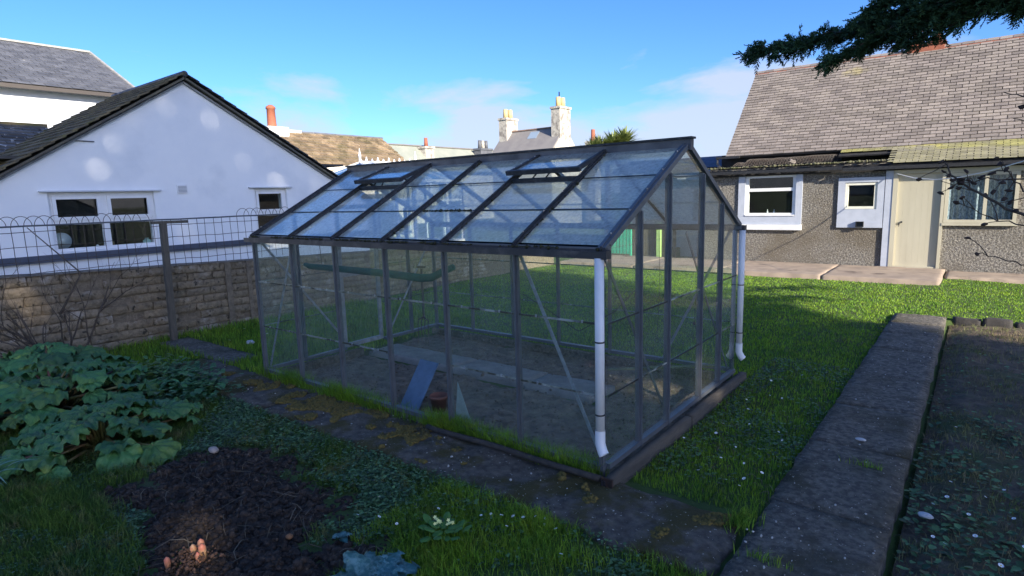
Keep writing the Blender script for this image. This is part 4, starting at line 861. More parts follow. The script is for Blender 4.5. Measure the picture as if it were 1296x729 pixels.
# far house with two chimneys
fh = empty('two_chimney_house', (-18.4, 25, -.1), 'far house with grey slate roof and two white stone chimneys', 'house')
q = MB(); q.box((-20.4, 23.6, -.2), (-16.35, 26.6, 3.5)); q.hexa([(-16.6, 23.5, 3.5), (-16.35, 23.5, 3.5), (-16.35, 26.6, 3.5), (-16.6, 26.6, 3.5), (-16.6, 24.95, 5.1), (-16.35, 24.95, 5.1), (-16.35, 25.05, 5.1), (-16.6, 25.05, 5.1)])
q.build('wall', mat('off_white_render', (.60, .57, .51), .85, col2=(.52, .49, .43)), fh)  # even off-white wall colour
q = MB(); roof_slab(q, (-20.6, 23.3, 3.5), (-16.4, 23.3, 3.5), (-16.4, 25, 5.2), (-20.6, 25, 5.2), .06); roof_slab(q, (-20.6, 26.8, 3.5), (-16.4, 26.8, 3.5), (-16.4, 25.003, 5.2), (-20.6, 25.003, 5.2), .06); fo = q.build('roof', gslate, fh)
q = MB(); roof_slab(q, (-18.55, 24.45, 4.67), (-17.95, 24.45, 4.67), (-17.95, 24.85, 5.07), (-18.55, 24.85, 5.07), .02); q.build('skylight', mat('skylight_glass', (.25, .32, .4), .2), fo)
MB().bar((-20.6, 25, 5.22), (-16.4, 25, 5.22), .16, .06).build('ridge', mat('brown_ridge', (.28, .19, .15), .9), fo)
for (x, zt, nn) in ((-20.25, 5.85, 2), (-16.62, 6.1, 2)):
    ck = MB(); ck.box((x - .28, 24.45, 4.4), (x + .28, 25.5, zt)); ck.box((x - .33, 24.40, zt + .001), (x + .33, 25.55, zt + .12)); cko = ck.build('chimney', stonem, fh)
    for k in range(nn): yy = 24.75 + k * .42; MB().tube([(x, yy, zt + .12), (x, yy, zt + .62)], [.15, .13], 12).build('chimney_pot', mat('yellow_pot', (.55, .42, .2), .7), cko, True)
MB().bar((-16.62, 24.85, 6.7), (-16.62, 24.85, 7.0), .05, .05).build('cowl', black, fh)
sc = empty('small_stack', (-17, 29, 0), 'small grey chimney stack with red pot beside the cordyline palm', 'chimney')
MB().box((-17.9, 29.6, -.2), (-17.2, 30.3, 4.75)).build('stack', stonem, sc); MB().tube([(-17.5, 29.9, 4.75), (-17.5, 29.9, 5.45)], [.14, .12], 12).build('chimney_pot', terra, sc, True)
# navy slate roof between greenhouse and cottage, pale garage beyond the greenhouse
nv = empty('navy_roofed_shed', (-5.2, 15, -.1), 'low building with a navy slate roof just left of the cottage', 'building')
MB().box((-7.6, 14.6, -.2), (-3.6, 17, 2.1)).build('wall', cream_r, nv)
q = MB(); roof_slab(q, (-7.8, 14.4, 2.2), (-3.55, 14.4, 2.2), (-3.55, 15.6, 2.55), (-7.8, 15.6, 2.55), .06); roof_slab(q, (-7.8, 16.9, 2.2), (-3.55, 16.9, 2.2), (-3.55, 15.603, 2.55), (-7.8, 15.603, 2.55), .06); no = q.build('roof', navy, nv)
slates(no, (-7.8, 14.38, 2.22), (-3.55, 14.38, 2.22), (-7.8, 15.6, 2.58), (-3.55, 15.6, 2.58), .3, .12, navy, name='slate')
pg = empty('white_outhouse', (-4, 12.4, -.1), 'white rendered outhouse with panelled door seen through the greenhouse gable', 'outhouse')
holes_wall(MB(), 'y', 12.2, 12.35, -4.55, -3.52, -.2, lambda a: 1.95, [(-4.32, -3.72, .75, 1.65)]).build('wall', cream_r, pg); MB().box((-4.55, 12.351, -.2), (-4.4, 14, 1.95)).build('side_wall', cream_r, pg)
o = frame(pg, 'y', 12.30, -4.318, -3.722, .752, 1.648, .06, .06, upvc, 'window', hor=[(1.3, .05, -4.25, -3.79)]); wpane(o, 'y', 12.27, -4.26, -3.78, .81, 1.59)
q = MB(); roof_slab(q, (-4.7, 12.05, 1.97), (-3.53, 12.05, 1.97), (-3.53, 14.1, 2.15), (-4.7, 14.1, 2.15), .05); q.build('roof', leadm, pg)
MB().box((-4.6, 12.06, 1.86), (-3.54, 12.19, 1.94)).build('fascia', upvc, pg)
MB().box((-3.95, 12.12, -.1), (-3.58, 12.195, .62)).build('pale_box', cream_r, pg)
# panelled fence, lime post and green gate at the back
bf = empty('board_fence', (-5, 11.4, -.1), 'grey board fence with a lime green post behind the greenhouse', 'fence')
for k in range(16): 
    x = -6.3 + k * .117; MB().box((x, 11.35, -.12), (x + .108, 11.37, .88 + rnd.uniform(-.01, .01))).build('board', wood, bf)
for x in (-6.32, -5.3, -4.42): MB().box((x, 11.375, -.12), (x + .07, 11.44, .92)).build('post', wood, bf)
MB().box((-4.80, 11.25, -.12), (-4.70, 11.34, .80)).build('lime_post', limep, bf)
MB().box((-4.55, 11.30, -.12), (-4.46, 11.38, 1.0)).build('post', wood, bf)
gg = empty('green_gate', (-5.6, 10.9, -.1), 'bright green slatted gate leaning at the back of the garden', 'gate')
for k in range(6): x = -5.95 + k * .095; MB().box((x, 10.93, .02), (x + .07, 10.95, .78)).build('slat', bluegreen, gg)
for z in (.1, .42, .70): MB().box((-5.97, 10.951, z), (-5.39, 10.975, z + .07)).build('rail', bluegreen, gg)
for x in (-5.99, -5.37): MB().box((x - .02, 10.93, -.1), (x + .02, 10.99, .82)).build('post', bluegreen, gg)

# ------------------------------------------------------------------ brick wall, fence
bw = empty('block_wall', (-6.6, 3, -.1), 'old pitted block wall between the garden and the white house', 'garden wall')
def walltop(y): return .88 - .035 * (y + 1.3) if y < 5.5 else .642 - .09 * (y - 5.5)
Y0, Y1 = -3.6, 9.2
cb = MB(); ys = np.linspace(Y0, Y1, 40)
for i in range(39): cb.hexa([(-6.75, ys[i], -.25), (-6.565, ys[i], -.25), (-6.565, ys[i + 1], -.25), (-6.75, ys[i + 1], -.25), (-6.75, ys[i], walltop(ys[i])), (-6.572, ys[i], walltop(ys[i])), (-6.572, ys[i + 1], walltop(ys[i + 1])), (-6.75, ys[i + 1], walltop(ys[i + 1]))])
cb.build('mortar_core', mortar, bw)
bms = []
for v in range(8):
    bm = bmesh.new(); bmesh.ops.create_cube(bm, size=1); bmesh.ops.subdivide_edges(bm, edges=list(bm.edges), cuts=1, use_grid_fill=True)
    for q_ in bm.verts: q_.co += Vector((nz(q_.co.x, q_.co.y, v * 3 + q_.co.z, 2) * .35, nz(q_.co.y, q_.co.z, v, 3) * .07, nz(q_.co.z, q_.co.x, v, 3) * .10))
    me = bpy.data.meshes.new('brick'); bm.to_mesh(me); bm.free(); me.materials.append(brickm); me.shade_smooth(); bms.append(me)
NR = 9; cnt = 0; y = -2.35; bricks = []
for r in range(NR):
    y = -2.4 + (r % 2) * .15
    while y < 6.6:
        L_ = rnd.uniform(.27, .33); h_ = (walltop(y + L_ / 2) + .12) / NR
        if rnd.random() > .04: bricks.append((y, L_, -.12 + r * h_, h_))
        y += L_ + .012
bricks.sort(key=lambda q_: q_[0])
for (y, L_, z, h_) in bricks[:298]:
    dpt = .045 * rnd.uniform(.75, 1.2)
    obj('brick', rnd.choice(bms), bw, (-6.565 + rnd.uniform(-.006, .006), y + L_ / 2, z + h_ / 2), (rnd.gauss(0, .012), 0, rnd.gauss(0, .012)), (dpt, L_, h_ - .014))
cp = slabmesh(-6.79, -6.53, Y0, Y1, 0, .02, 2, conc, .08, .01, .02)
cp.v = [(x, y, z + walltop(y) + .0) for x, y, z in cp.v]; cp.build('coping', mortar, bw)
MB().box((-6.60, 1.05, -.15), (-6.515, 1.13, walltop(1.1))).build('render_seam', mortar, bw); MB().box((-6.6, 1.36, -.15), (-6.52, 1.42, walltop(1.4) + .01)).build('render_seam', mortar, bw)
# netting fence in front of the wall
nf = empty('netting_fence', (-6.3, .2, -.1), 'wire netting fence with looped top edge on a weathered wooden post', 'fence')
MB().hexa([(-6.33, .17, -.12), (-6.27, .17, -.12), (-6.27, .24, -.12), (-6.33, .24, -.12), (-6.33, .20, 1.38), (-6.27, .20, 1.38), (-6.27, .27, 1.38), (-6.33, .27, 1.38)]).build('post', wood, nf)
MB().bar((-6.29, .10, 1.40), (-6.29, .52, 1.395), .05, .035).build('top_arm', wood, nf)
MB().tube([(-6.3, yy, 1.43 + .004 * nz(yy, 0, 0, 3)) for yy in np.linspace(-2.6, 2.2, 20)], .009, 6).build('top_rail', mat('rail_metal', (.10, .11, .12), .6, .3), nf)
for z in (1.36, 1.21, 1.05, .93): MB().tube([(-6.3 + .006 * nz(yy, z, 0, 4), yy, z + .014 * nz(yy, z, 2, 4)) for yy in np.linspace(-2.6, 2.1, 36)], .0035, 4).build('line_wire', wirem, nf)
y = -2.5
while y < 2.0:
    w_ = MB(); a = y + rnd.uniform(-.008, .008); jt = rnd.uniform(-.02, .02)
    w_.tube([(-6.3, a + jt * .6 + .008 * nz(a, z, 0, 9), z) for z in np.linspace(.84, 1.43, 7)], .0034, 4); w_.build('wire', wirem, nf)
    if (y < .1 or y > 1.0) and rnd.random() > .08:
        w_ = MB(); r_ = .09; w_.tube([(-6.3, a + r_ - r_ * math.cos(t_), 1.43 + .115 * math.sin(t_) * (.9 + .2 * rnd.random() * 0)) for t_ in np.linspace(0, math.pi, 12)], .0032, 4); w_.build('hoop', wirem, nf)
    y += .105

# ------------------------------------------------------------------ grass and ground plants
CP = np.array([1.6366, -2.9163])
def on_path(x, y):
    return ((-5.0 < x) & (x < .86) & (-.55 < y) & (y < .0)) | ((.84 < x) & (x < 1.42) & (-2.6 < y) & (y < 6.15)) | ((-3.76 < x) & (x < .11) & (.02 < y) & (y < 2.36)) | ((-6.4 < x) & (x < 1.21) & (y > 9.13)) | ((x > 1.2) & (y > 10.05)) | ((-6.35 < x) & (x < -4.6) & (.04 < y) & (y < .40))
def ghv(x, y):
    return np.array([gh(a, b_) for a, b_ in zip(x, y)])
def blades(name, xy, h, wd, m, label, zf=None, lean=.45, par=None, kind='stuff', cat='grass', hz=0.0):
    x, y = xy[:, 0], xy[:, 1]; n = len(x)
    z = (ghv(x, y) if zf is None else np.array([zf(a, b_) for a, b_ in zip(x, y)])) - .004
    h = h * rng.uniform(.55, 1.25, n); a = rng.uniform(0, 2 * np.pi, n); b = rng.uniform(0, 2 * np.pi, n); ln = rng.uniform(.1, 1.0, n) * lean
    dx, dy = np.cos(a) * wd / 2, np.sin(a) * wd / 2; lx, ly = np.cos(b) * ln * h, np.sin(b) * ln * h
    V = np.zeros((n, 5, 3)); V[:, 0] = np.stack([x - dx, y - dy, z], 1); V[:, 1] = np.stack([x + dx, y + dy, z], 1)
    V[:, 2] = np.stack([x - dx * .8 + lx * .35, y - dy * .8 + ly * .35, z + h * .6], 1); V[:, 3] = np.stack([x + dx * .8 + lx * .35, y + dy * .8 + ly * .35, z + h * .6], 1)
    V[:, 4] = np.stack([x + lx, y + ly, z + h * (1 - .25 * ln)], 1); base = (np.arange(n) * 5)[:, None]
    F = np.concatenate([np.array([[0, 1, 3]]) + base, np.array([[0, 3, 2]]) + base, np.array([[2, 3, 4]]) + base], 0)
    return tag(obj(name, npmesh(name, V.reshape(-1, 3), F, m)), label, cat, kind=kind)
def scatter(n, x0, x1, y0, y1, dens):
    out = []; got = 0
    while got < n:
        k = 40000; x = rng.uniform(x0, x1, k); y = rng.uniform(y0, y1, k); p_ = dens(x, y); ok = rng.random(k) < p_; q_ = np.stack([x, y], 1)[ok]; out.append(q_); got += len(q_)
        if len(q_) == 0: break
    return np.concatenate(out)[:n]
def dist(x, y): return np.hypot(x - CP[0], y - CP[1])
def vn(x, y, s, o=0.0): return np.sin(x * s * 1.3 + o) * np.cos(y * s * 1.1 + o * 2) * .5 + np.sin((x + y) * s * 2.3 + o * 3) * .3 + np.cos((x - 1.7 * y) * s * 3.9 + o) * .2
# main lawn right of and behind the greenhouse
d_ = lambda x, y: np.where(on_path(x, y) | ((x > 1.4) & (y < 6.2)) | ((x < -3.8) & (y < .5)), 0, np.clip((4.0 / dist(x, y)) ** 1.6, 0, 1)) * np.clip(1.0 + .35 * vn(x, y, 1.6), .4, 1)
xy = scatter(120000, -6.45, 3.6, .1, 10.1, d_)
dd_ = dist(xy[:, 0], xy[:, 1])
blades('lawn_grass', xy, .026 + .022 * (xy[:, 0] < 1.3) * np.clip(1.2 - .1 * dd_, 0, 1), .0028 + .0011 * np.clip(dd_ - 2.5, 0, 9), blade, 'short green lawn grass beside and behind the greenhouse')
# left lawn by the wall
d_ = lambda x, y: np.where(on_path(x, y), 0, .8)
blades('wall_grass', scatter(16000, -6.5, -3.75, -.6, 3.2, d_), .09, .008, blade, 'rough green grass between the wall and the greenhouse')
# tufts along the greenhouse front
xy = scatter(9000, -3.9, .0, -.075, .045, lambda x, y: np.clip(.30 + 1.1 * vn(x, y * 0, 2.6, 1) + .5 * np.exp(-((x + 1.15) / .25) ** 2) - .2 * (x > -.25), .06, 1) * (1 - .5 * (y < -.06)))
blades('edge_grass', xy, .15, .004, blade, 'tall green grass tufts along the foot of the greenhouse front', lean=.7, zf=lambda a, b_: -.085)
dullg = mat('rough_blade', (.12, .20, .03), .6, col2=(.06, .13, .03), nscale=4, col3=(.26, .22, .10), n3scale=6, lo3=.52, hi3=.7, island=.45, transl=.3, spec=.2)
# foreground mixed grass and weeds
def fg_(x, y):
    sm = np.array([soilmask(a, b_) for a, b_ in zip(x[:4000], y[:4000])]); m_ = np.ones(len(x)); m_[:4000] = sm < .05; m_[4000:] = 0
    return np.where(on_path(x, y), 0, 1) * m_
def fgrass(n, x0, x1, y0, y1, thr, o=0.0):
    res = []; c = 0
    while c < n:
        x = rng.uniform(x0, x1, 4000); y = rng.uniform(y0, y1, 4000); ok = (fg_(x, y) > .5) & (rng.random(4000) < np.clip(.5 + 1.0 * (vn(x, y, 3.1, o) - thr), .03, 1)); q_ = np.stack([x, y], 1)[ok]; res.append(q_); c += len(q_)
    return np.concatenate(res)[:n]
blades('foreground_grass', fgrass(24000, -.75, .86, -2.1, -.42, -.1), .075, .0034, blade, 'lush grass in the foreground below the front path', lean=.8)
blades('rough_grass', fgrass(36000, -4.2, -.5, -2.7, -.46, .0, 2.0), .075, .0034, dullg, 'rough patchy grass round the dug soil', lean=.9)
blades('corner_grass', fgrass(11000, -2.9, -1.2, -2.75, -1.9, -.2, 1.0), .09, .0036, dullg, 'long untidy grass at the lower left corner', lean=.9)
xy = scatter(15000, 1.44, 3.4, -.4, 6.1, lambda x, y: np.clip(.35 + .6 * vn(x, y, 2.3, 4) - .04 * y, .05, 1))
blades('bed_grass', xy, .05, .004, mat('dull_blade', (.13, .17, .04), .7, col2=(.26, .20, .11), nscale=3, island=.4, transl=.25), 'thin grass growing over the bed right of the long path', lean=1.0, zf=bedz)
def leaves(name, xy, size, m, label, zf=None, hmax=.04, cat='weeds', up=.45):
    x, y = xy[:, 0], xy[:, 1]; n = len(x); z = (ghv(x, y) if zf is None else np.array([zf(a, b_) for a, b_ in zip(x, y)])) + rng.uniform(.004, hmax, n)
    a = rng.uniform(0, 2 * np.pi, n); s = size * rng.uniform(.45, 1.3, n); ux, uy = np.cos(a), np.sin(a); t = rng.uniform(-.15, up, n); wv = s * rng.uniform(.28, .45, n); k = rng.uniform(.02, .3, n)
    V = np.zeros((n, 6, 3)); c = np.stack([x, y, z], 1); U = np.stack([ux, uy, t], 1); Wd = np.stack([-uy, ux, 0 * t], 1); Z = np.array([0, 0, 1.0])
    V[:, 0] = c; V[:, 1] = c + U * (s * .35)[:, None] + Wd * wv[:, None] + Z * (k * wv)[:, None]; V[:, 2] = c + U * (s * .8)[:, None] + Wd * (wv * .8)[:, None] + Z * (k * wv * .6)[:, None]
    V[:, 3] = c + U * s[:, None] - Z * (s * .12)[:, None]; V[:, 4] = c + U * (s * .8)[:, None] - Wd * (wv * .8)[:, None] + Z * (k * wv * .6)[:, None]; V[:, 5] = c + U * (s * .35)[:, None] - Wd * wv[:, None] + Z * (k * wv)[:, None]
    b = (np.arange(n) * 6)[:, None]; F = np.concatenate([np.array([[0, 1, 2, 3]]) + b, np.array([[0, 3, 4, 5]]) + b], 0)
    return tag(obj(name, npmesh(name, V.reshape(-1, 3), F, m, True)), label, cat, kind='stuff')
leaves('ground_weeds', fgrass(24000, -4.3, .6, -2.6, -.47, .15, 5.0), .019, weedm, 'small leafy weeds covering the ground below the front path')
leaves('bank_weeds', fgrass(9000, -4.0, -.4, -1.0, -.46, -.3, 3.0), .022, weedm, 'leafy weeds along the lower edge of the front path', hmax=.06)
stems('lawn_straw', 900, (.15, .84), (.2, 5.5), lambda x, y: gh(x, y) + .01, .06, straw, 'dead straw among the lawn grass beside the long path')
leaves('lawn_weeds', scatter(3500, .12, .86, .3, 3.2, lambda x, y: np.clip(.3 + .8 * vn(x, y, 3, 9) + .5 * (x < .3), 0, 1)), .024, weedm, 'clover and weed leaves in the lawn strip beside the greenhouse', hmax=.03)
leaves('bed_weeds', scatter(4200, 1.43, 3.2, -.5, 5.5, lambda x, y: np.clip(.75 + .7 * vn(x, y, 3, 6) - .30 * np.clip(y - .4, 0, 9), .03, 1)), .034, weedm, 'low weeds growing over the soil bed at the lower right', zf=bedz, hmax=.05)
leaves('fallen_leaves', scatter(900, .1, .5, .4, 3.0, lambda x, y: np.clip(.9 - (x - .1) * 2.2, 0, 1)), .022, mat('dead_leaf', (.06, .045, .03), .9, col2=(.1, .07, .04), nscale=4, island=.4), 'dark dead leaves along the greenhouse plinth', hmax=.02, cat='leaf litter')
leaves('creeping_plant', np.concatenate([rng.normal((-4.05, -.62), (.33, .12), (900, 2)), rng.normal((-4.6, -.75), (.3, .2), (700, 2))]), .06, rhub, 'low bluish green creeping foliage between rhubarb and path', hmax=.17, cat='plant', up=.6)
# tufts standing in joints of the paths
xy = np.concatenate([rng.normal((.80, -.05), (.035, .05), (260, 2)), rng.normal((.98, -.32), (.06, .012), (60, 2)), rng.normal((1.22, .96), (.05, .008), (50, 2)), rng.normal((-.03, -.66), (.05, .04), (300, 2)), rng.normal((-.55, -.66), (.1, .03), (300, 2))])
blades('joint_grass', xy, .07, .004, blade, 'small grass tufts in the joints of the paths', lean=.8, zf=lambda a, b_: -.06)
# long log edging of the right bed and edging blocks
eb = empty('bed_edging', (1.9, 6.2, -.1), 'row of dark mossy edging blocks at the far end of the right bed', 'edging')
x = 1.46
while x < 4.2:
    L_ = rnd.uniform(.22, .34); o = slabmesh(x, x + L_ - .004, 6.13, 6.27, -.2, -.055 + rnd.uniform(-.02, .02), x * 3, conc, .05, .03, .03).build('block', mat('dark_block', (.035, .032, .03), .95, col2=(.06, .055, .05), nscale=9, bump=.8), eb, True); x += L_
# stones
def stone(loc, s, m, label, nm='stone', cat='stone'):
    bm = bmesh.new(); bmesh.ops.create_icosphere(bm, subdivisions=2, radius=1)
    for v in bm.verts: v.co *= 1 + .25 * nz(v.co.x + loc[0] * 9, v.co.y, v.co.z, 1.5); v.co = Vector((v.co.x * s[0], v.co.y * s[1], v.co.z * s[2]))
    me = bpy.data.meshes.new(nm); bm.to_mesh(me); bm.free(); me.materials.append(m); me.shade_smooth(); return tag(obj(nm, me, None, loc), label, cat)
whites = mat('pale_stone', (.55, .55, .56), .7, col2=(.42, .42, .42), nscale=20)
stone((1.13, 1.36, -.038), (.032, .022, .008), whites, 'small white flat stone lying on the long concrete path')
stone((1.53, .57, -.07), (.036, .026, .012), whites, 'small white flat stone among the weeds right of the path')
stone((-2.38, -1.17, -.06), (.045, .03, .022), mat('pink_stone', (.42, .33, .27), .8), 'pale pink stone at the tip of the rhubarb leaves')
stone((-1.0, -1.45, -.07), (.022, .017, .012), mat('rust_stone', (.30, .13, .05), .85), 'rusty orange lump in the dug soil')
stone((-5.2, .62, -.06), (.06, .045, .03), whites, 'white stone in the grass near the left greenhouse corner')

# daisies
def daisy_mesh():
    me = bpy.data.meshes.new('daisy'); v = []; f = []; mi = []; n = 11
    for k in range(n):
        a = 2 * math.pi * k / n; q = len(v); c, s = math.cos(a), math.sin(a); w2 = .0022
        v += [(c * .003 - s * w2, s * .003 + c * w2, .0), (c * .003 + s * w2, s * .003 - c * w2, 0), (c * .0125 + s * w2 * 1.2, s * .0125 - c * w2 * 1.2, .003), (c * .0135, s * .0135, .003), (c * .0125 - s * w2 * 1.2, s * .0125 + c * w2 * 1.2, .003)]; f.append((q, q + 1, q + 2, q + 3, q + 4)); mi.append(0)
    q = len(v)
    for k in range(8): a = 2 * math.pi * k / 8; v.append((math.cos(a) * .0042, math.sin(a) * .0042, .0015))
    v.append((0, 0, .004))
    for k in range(8): f.append((q + k, q + (k + 1) % 8, q + 8)); mi.append(1)
    q = len(v); v += [(-.0008, 0, 0), (.0008, 0, 0), (.0008, 0, -.04), (-.0008, 0, -.04)]; f.append((q, q + 1, q + 2, q + 3)); mi.append(2)
    me.from_pydata(v, [], f)
    for m_ in (petal, yell, blade): me.materials.append(m_)
    me.polygons.foreach_set('material_index', mi); me.update(); return me
dm_ = daisy_mesh()
dspots = [(p_, 'lawn') for p_ in [(.47, .62), (.62, .9), (.45, 1.3), (.30, 1.75), (.42, 1.95), (.52, 1.9), (.36, 1.55), (.28, 1.2), (.66, .42), (.72, .55), (.58, .35), (.70, .30), (.6, .62), (.50, .85), (.35, 2.3), (.5, 2.6), (.7, 1.1), (.65, 1.25), (.74, .8), (.3, 1.0), (.18, .75), (.4, .4)]]
dspots += [(p_, 'bed') for p_ in [(1.62, 1.0), (1.75, .9), (1.85, 1.05), (1.6, .8), (1.55, .72), (1.72, .62), (1.9, .75), (1.75, .45), (1.62, .3), (1.58, .35), (1.9, .45), (2.0, .6), (1.95, .35), (1.8, .2), (1.7, 1.5), (1.63, 2.05)]]
dspots += [(p_, 'tuft') for p_ in [(-.16, -.70), (-.13, -.72), (-.10, -.68), (-.05, -.66), (-.22, -.72), (-.26, -.73), (-.02, -.62), (.0, -.66)]]
dspots += [(p_, 'fore') for p_ in [(.12, -.66), (-.12, -.80), (.30, -.62), (-.30, -.80), (-.62, -.92), (-.72, -1.1), (-.60, -1.12), (-.52, -.85), (-.9, -.95), (-.85, -1.15), (-.38, -1.0), (.25, -.85)]]
dspots += [(p_, 'wall') for p_ in [(-5.6, 1.1), (-5.3, .9), (-5.8, 1.6), (-5.2, 1.3), (-5.9, .9), (-5.45, .5)]]
LAB = {'tuft': ('white daisy in the tight cluster at the lower edge of the front path', 'daisies clustered below the front path'), 'lawn': ('white daisy in the lawn strip right of the greenhouse plinth', 'daisies in the lawn strip'), 'bed': ('white daisy among the weeds right of the long path', 'daisies in the right bed'), 'fore': ('white daisy in the foreground grass below the front path', 'daisies in the foreground grass'), 'wall': ('white daisy in the grass between brick wall and greenhouse', 'daisies by the wall')}
for (p_, k_) in dspots:
    x, y = p_[0] + rnd.uniform(-.02, .02), p_[1] + rnd.uniform(-.02, .02); z = (bedz(x, y) if k_ == 'bed' else gh(x, y)) + rnd.uniform(.045, .07) + (.02 if k_ == 'wall' else 0)
    s_ = rnd.uniform(.5, .85) * (1.3 if k_ == 'wall' else 1)
    tag(obj('daisy', dm_, None, (x, y, z), (rnd.uniform(-.5, .6), rnd.uniform(-.4, .4), rnd.uniform(0, 6)), (s_, s_, s_)), LAB[k_][0], 'daisy', LAB[k_][1])

# broad leaves with a ruffled rim
def broadleaf(name, m, seed, R_=.17, ruf=.22, lobes=5, heart=.35, nr=7, na=40, cup=.25, wav=9):
    v = [(0, 0, 0)]; f = []
    for i in range(1, nr + 1):
        t_ = i / nr
        for k in range(na):
            a = 2 * math.pi * k / na; rr = R_ * (1 + .16 * math.cos(a)) * (1 - heart * max(0, math.cos(a + math.pi)) ** 6) * (1 + .035 * math.cos(lobes * a) + .06 * nz(math.cos(a) * 2, math.sin(a) * 2, seed, 1.6))
            r_ = rr * t_; x, y = r_ * math.cos(a) + R_ * .35 * t_, r_ * math.sin(a)
            z = cup * R_ * (t_ * .6 - t_ ** 2.4) + ruf * R_ * t_ ** 3 * math.sin(wav * a + seed) * .5 + ruf * R_ * .7 * t_ * nz(x / R_ * 2.2, y / R_ * 2.2, seed, 1.4) + .10 * R_ * abs(math.sin(a * 3.5)) * math.sin(math.pi * t_)
            v.append((x, y, z))
    for k in range(na): f.append((0, 1 + k, 1 + (k + 1) % na))
    for i in range(nr - 1):
        for k in range(na): a_, b_ = 1 + i * na + k, 1 + i * na + (k + 1) % na; f.append((a_, a_ + na, b_ + na, b_))
    me = bpy.data.meshes.new(name); me.from_pydata(v, [], f); me.materials.append(m); me.shade_smooth(); me.update(); return me
RL = [broadleaf('leaf', rhub, s_, ruf=.30 + .015 * s_, wav=8 + s_ % 4, lobes=4 + s_ % 3, na=56, nr=10, cup=.32) for s_ in range(9)]
def rhubarb(cx, cy, n, rad, hgt, label, smin=.5, smax=.9, seed=0):
    r_ = random.Random(seed); root = empty('rhubarb_plant', (cx, cy, -.1), label, 'rhubarb')
    for k in range(n):
        a = 2.4 * k + r_.uniform(-.5, .5); d = rad * math.sqrt((k + .6) / n) * r_.uniform(.85, 1.15); h_ = hgt * (1 - .55 * (d / rad) ** 1.5) * r_.uniform(.75, 1.15)
        d = max(.02, d - .05); px, py = cx + d * math.cos(a), cy + d * math.sin(a); pz = -.1 + max(.05, h_)
        s_ = r_.uniform(smin, smax)
        rot = (Matrix.Rotation(a + r_.uniform(-.5, .5), 4, 'Z') @ Matrix.Rotation(r_.uniform(-.1, .5) * (.3 + d / rad), 4, 'Y') @ Matrix.Rotation(r_.uniform(-.4, .4), 4, 'X'))
        o = obj('leaf', r_.choice(RL), root); o.matrix_basis = Matrix.Translation((px, py, pz)) @ rot @ Matrix.Scale(s_, 4)
        mid = ((cx * .6 + px * .4), (cy * .6 + py * .4), pz * .75 - .03)
        MB().tube([(cx + .1 * math.cos(a) * d / rad, cy + .1 * math.sin(a) * d / rad, -.1), mid, (px, py, pz + .001)], [.014, .012, .008], 6).build('stalk', rstalk, root, True)
rhubarb(-3.25, -1.55, 48, .58, .25, 'front clump of large crinkled rhubarb leaves by the dug soil', seed=1, smin=.45, smax=.85)
rhubarb(-4.35, -1.55, 54, .68, .36, 'middle clump of large rhubarb leaves left of the greenhouse', seed=2)
rhubarb(-5.35, -1.35, 46, .66, .36, 'rear clump of rhubarb leaves in front of the block wall', seed=3)
rhubarb(-4.15, -2.6, 34, .6, .3, 'left clump of rhubarb leaves at the picture edge', seed=4)
# strap leaved plant
def strap(cx, cy, n, L, label, m, name='daffodil_clump', cat='plant', seed=1, wd=.02, hh=1.0):
    r_ = random.Random(seed); root = empty(name, (cx, cy, -.1), label, cat)
    for k in range(n):
        a = r_.uniform(0, 6.28); l = L * r_.uniform(.6, 1.15); px, py = cx + r_.uniform(-.06, .06), cy + r_.uniform(-.06, .06); v = []; f = []; lo = r_.uniform(.5, 1)
        for i in range(9):
            t_ = i / 8; d = l * lo * (t_ ** 1.4) * .75; z = -.1 + hh * l * (.95 * t_ - .75 * lo * t_ ** 2.2); w2 = wd / 2 * (1 - t_ ** 3); c, s = math.cos(a), math.sin(a)
            v += [(px + c * d - s * w2, py + s * d + c * w2, max(z, -.09)), (px + c * d, py + s * d, max(z, -.09) - w2 * .4), (px + c * d + s * w2, py + s * d - c * w2, max(z, -.09))]
            if i: q = len(v); f += [(q - 6, q - 5, q - 2, q - 3), (q - 5, q - 4, q - 1, q - 2)]
        obj('leaf', npmesh('leaf', np.array(v), np.array(f), m, True), root)
strap(-3.05, -2.28, 34, .42, 'clump of silvery green strap leaves at the left edge', strapm, seed=3)
strap(-2.75, -2.42, 20, .3, 'smaller tuft of grey green strap leaves at the left edge', strapm, seed=9, wd=.012)
# kale, primrose, sprout, twiggy shrub
def kale(cx, cy, n, L, label, seed=1):
    r_ = random.Random(seed); root = empty('kale_plant', (cx, cy, -.1), label, 'kale')
    for k in range(n):
        a = 2.4 * k + r_.uniform(-.3, .3); el = r_.uniform(.15, 1.0) * (1 - k / n * .2); l = L * r_.uniform(.7, 1.1); v = []; f = []; nt_, ns = 12, 12
        for i in range(nt_ + 1):
            t_ = i / nt_; w2 = .30 * l * (math.sin(math.pi * min(1, t_ * .85 + .12)) ** .7) * (.25 if t_ < .2 else 1) * (1 + .12 * math.sin(t_ * 25 + k))
            for j in range(ns + 1):
                u_ = (j / ns - .5) * 2; lx = l * t_; ly = w2 * u_; lz = .05 * l * math.sin(3 * t_) + .11 * l * abs(u_) ** 1.5 * math.sin(t_ * 38 + 5 * u_ + k) + .03 * l * nz(lx / l * 6, ly / l * 6, k, 1.6) - .25 * l * t_ ** 2.5
                x = lx * math.cos(el) - lz * math.sin(el); z = lx * math.sin(el) + lz * math.cos(el); v.append((cx + x * math.cos(a) - ly * math.sin(a), cy + x * math.sin(a) + ly * math.cos(a), -.075 + max(0, z)))
        for i in range(nt_):
            for j in range(ns): q = i * (ns + 1) + j; f.append((q, q + ns + 1, q + ns + 2, q + 1))
        obj('leaf', npmesh('leaf', np.array(v), np.array(f), kalem, True), root)
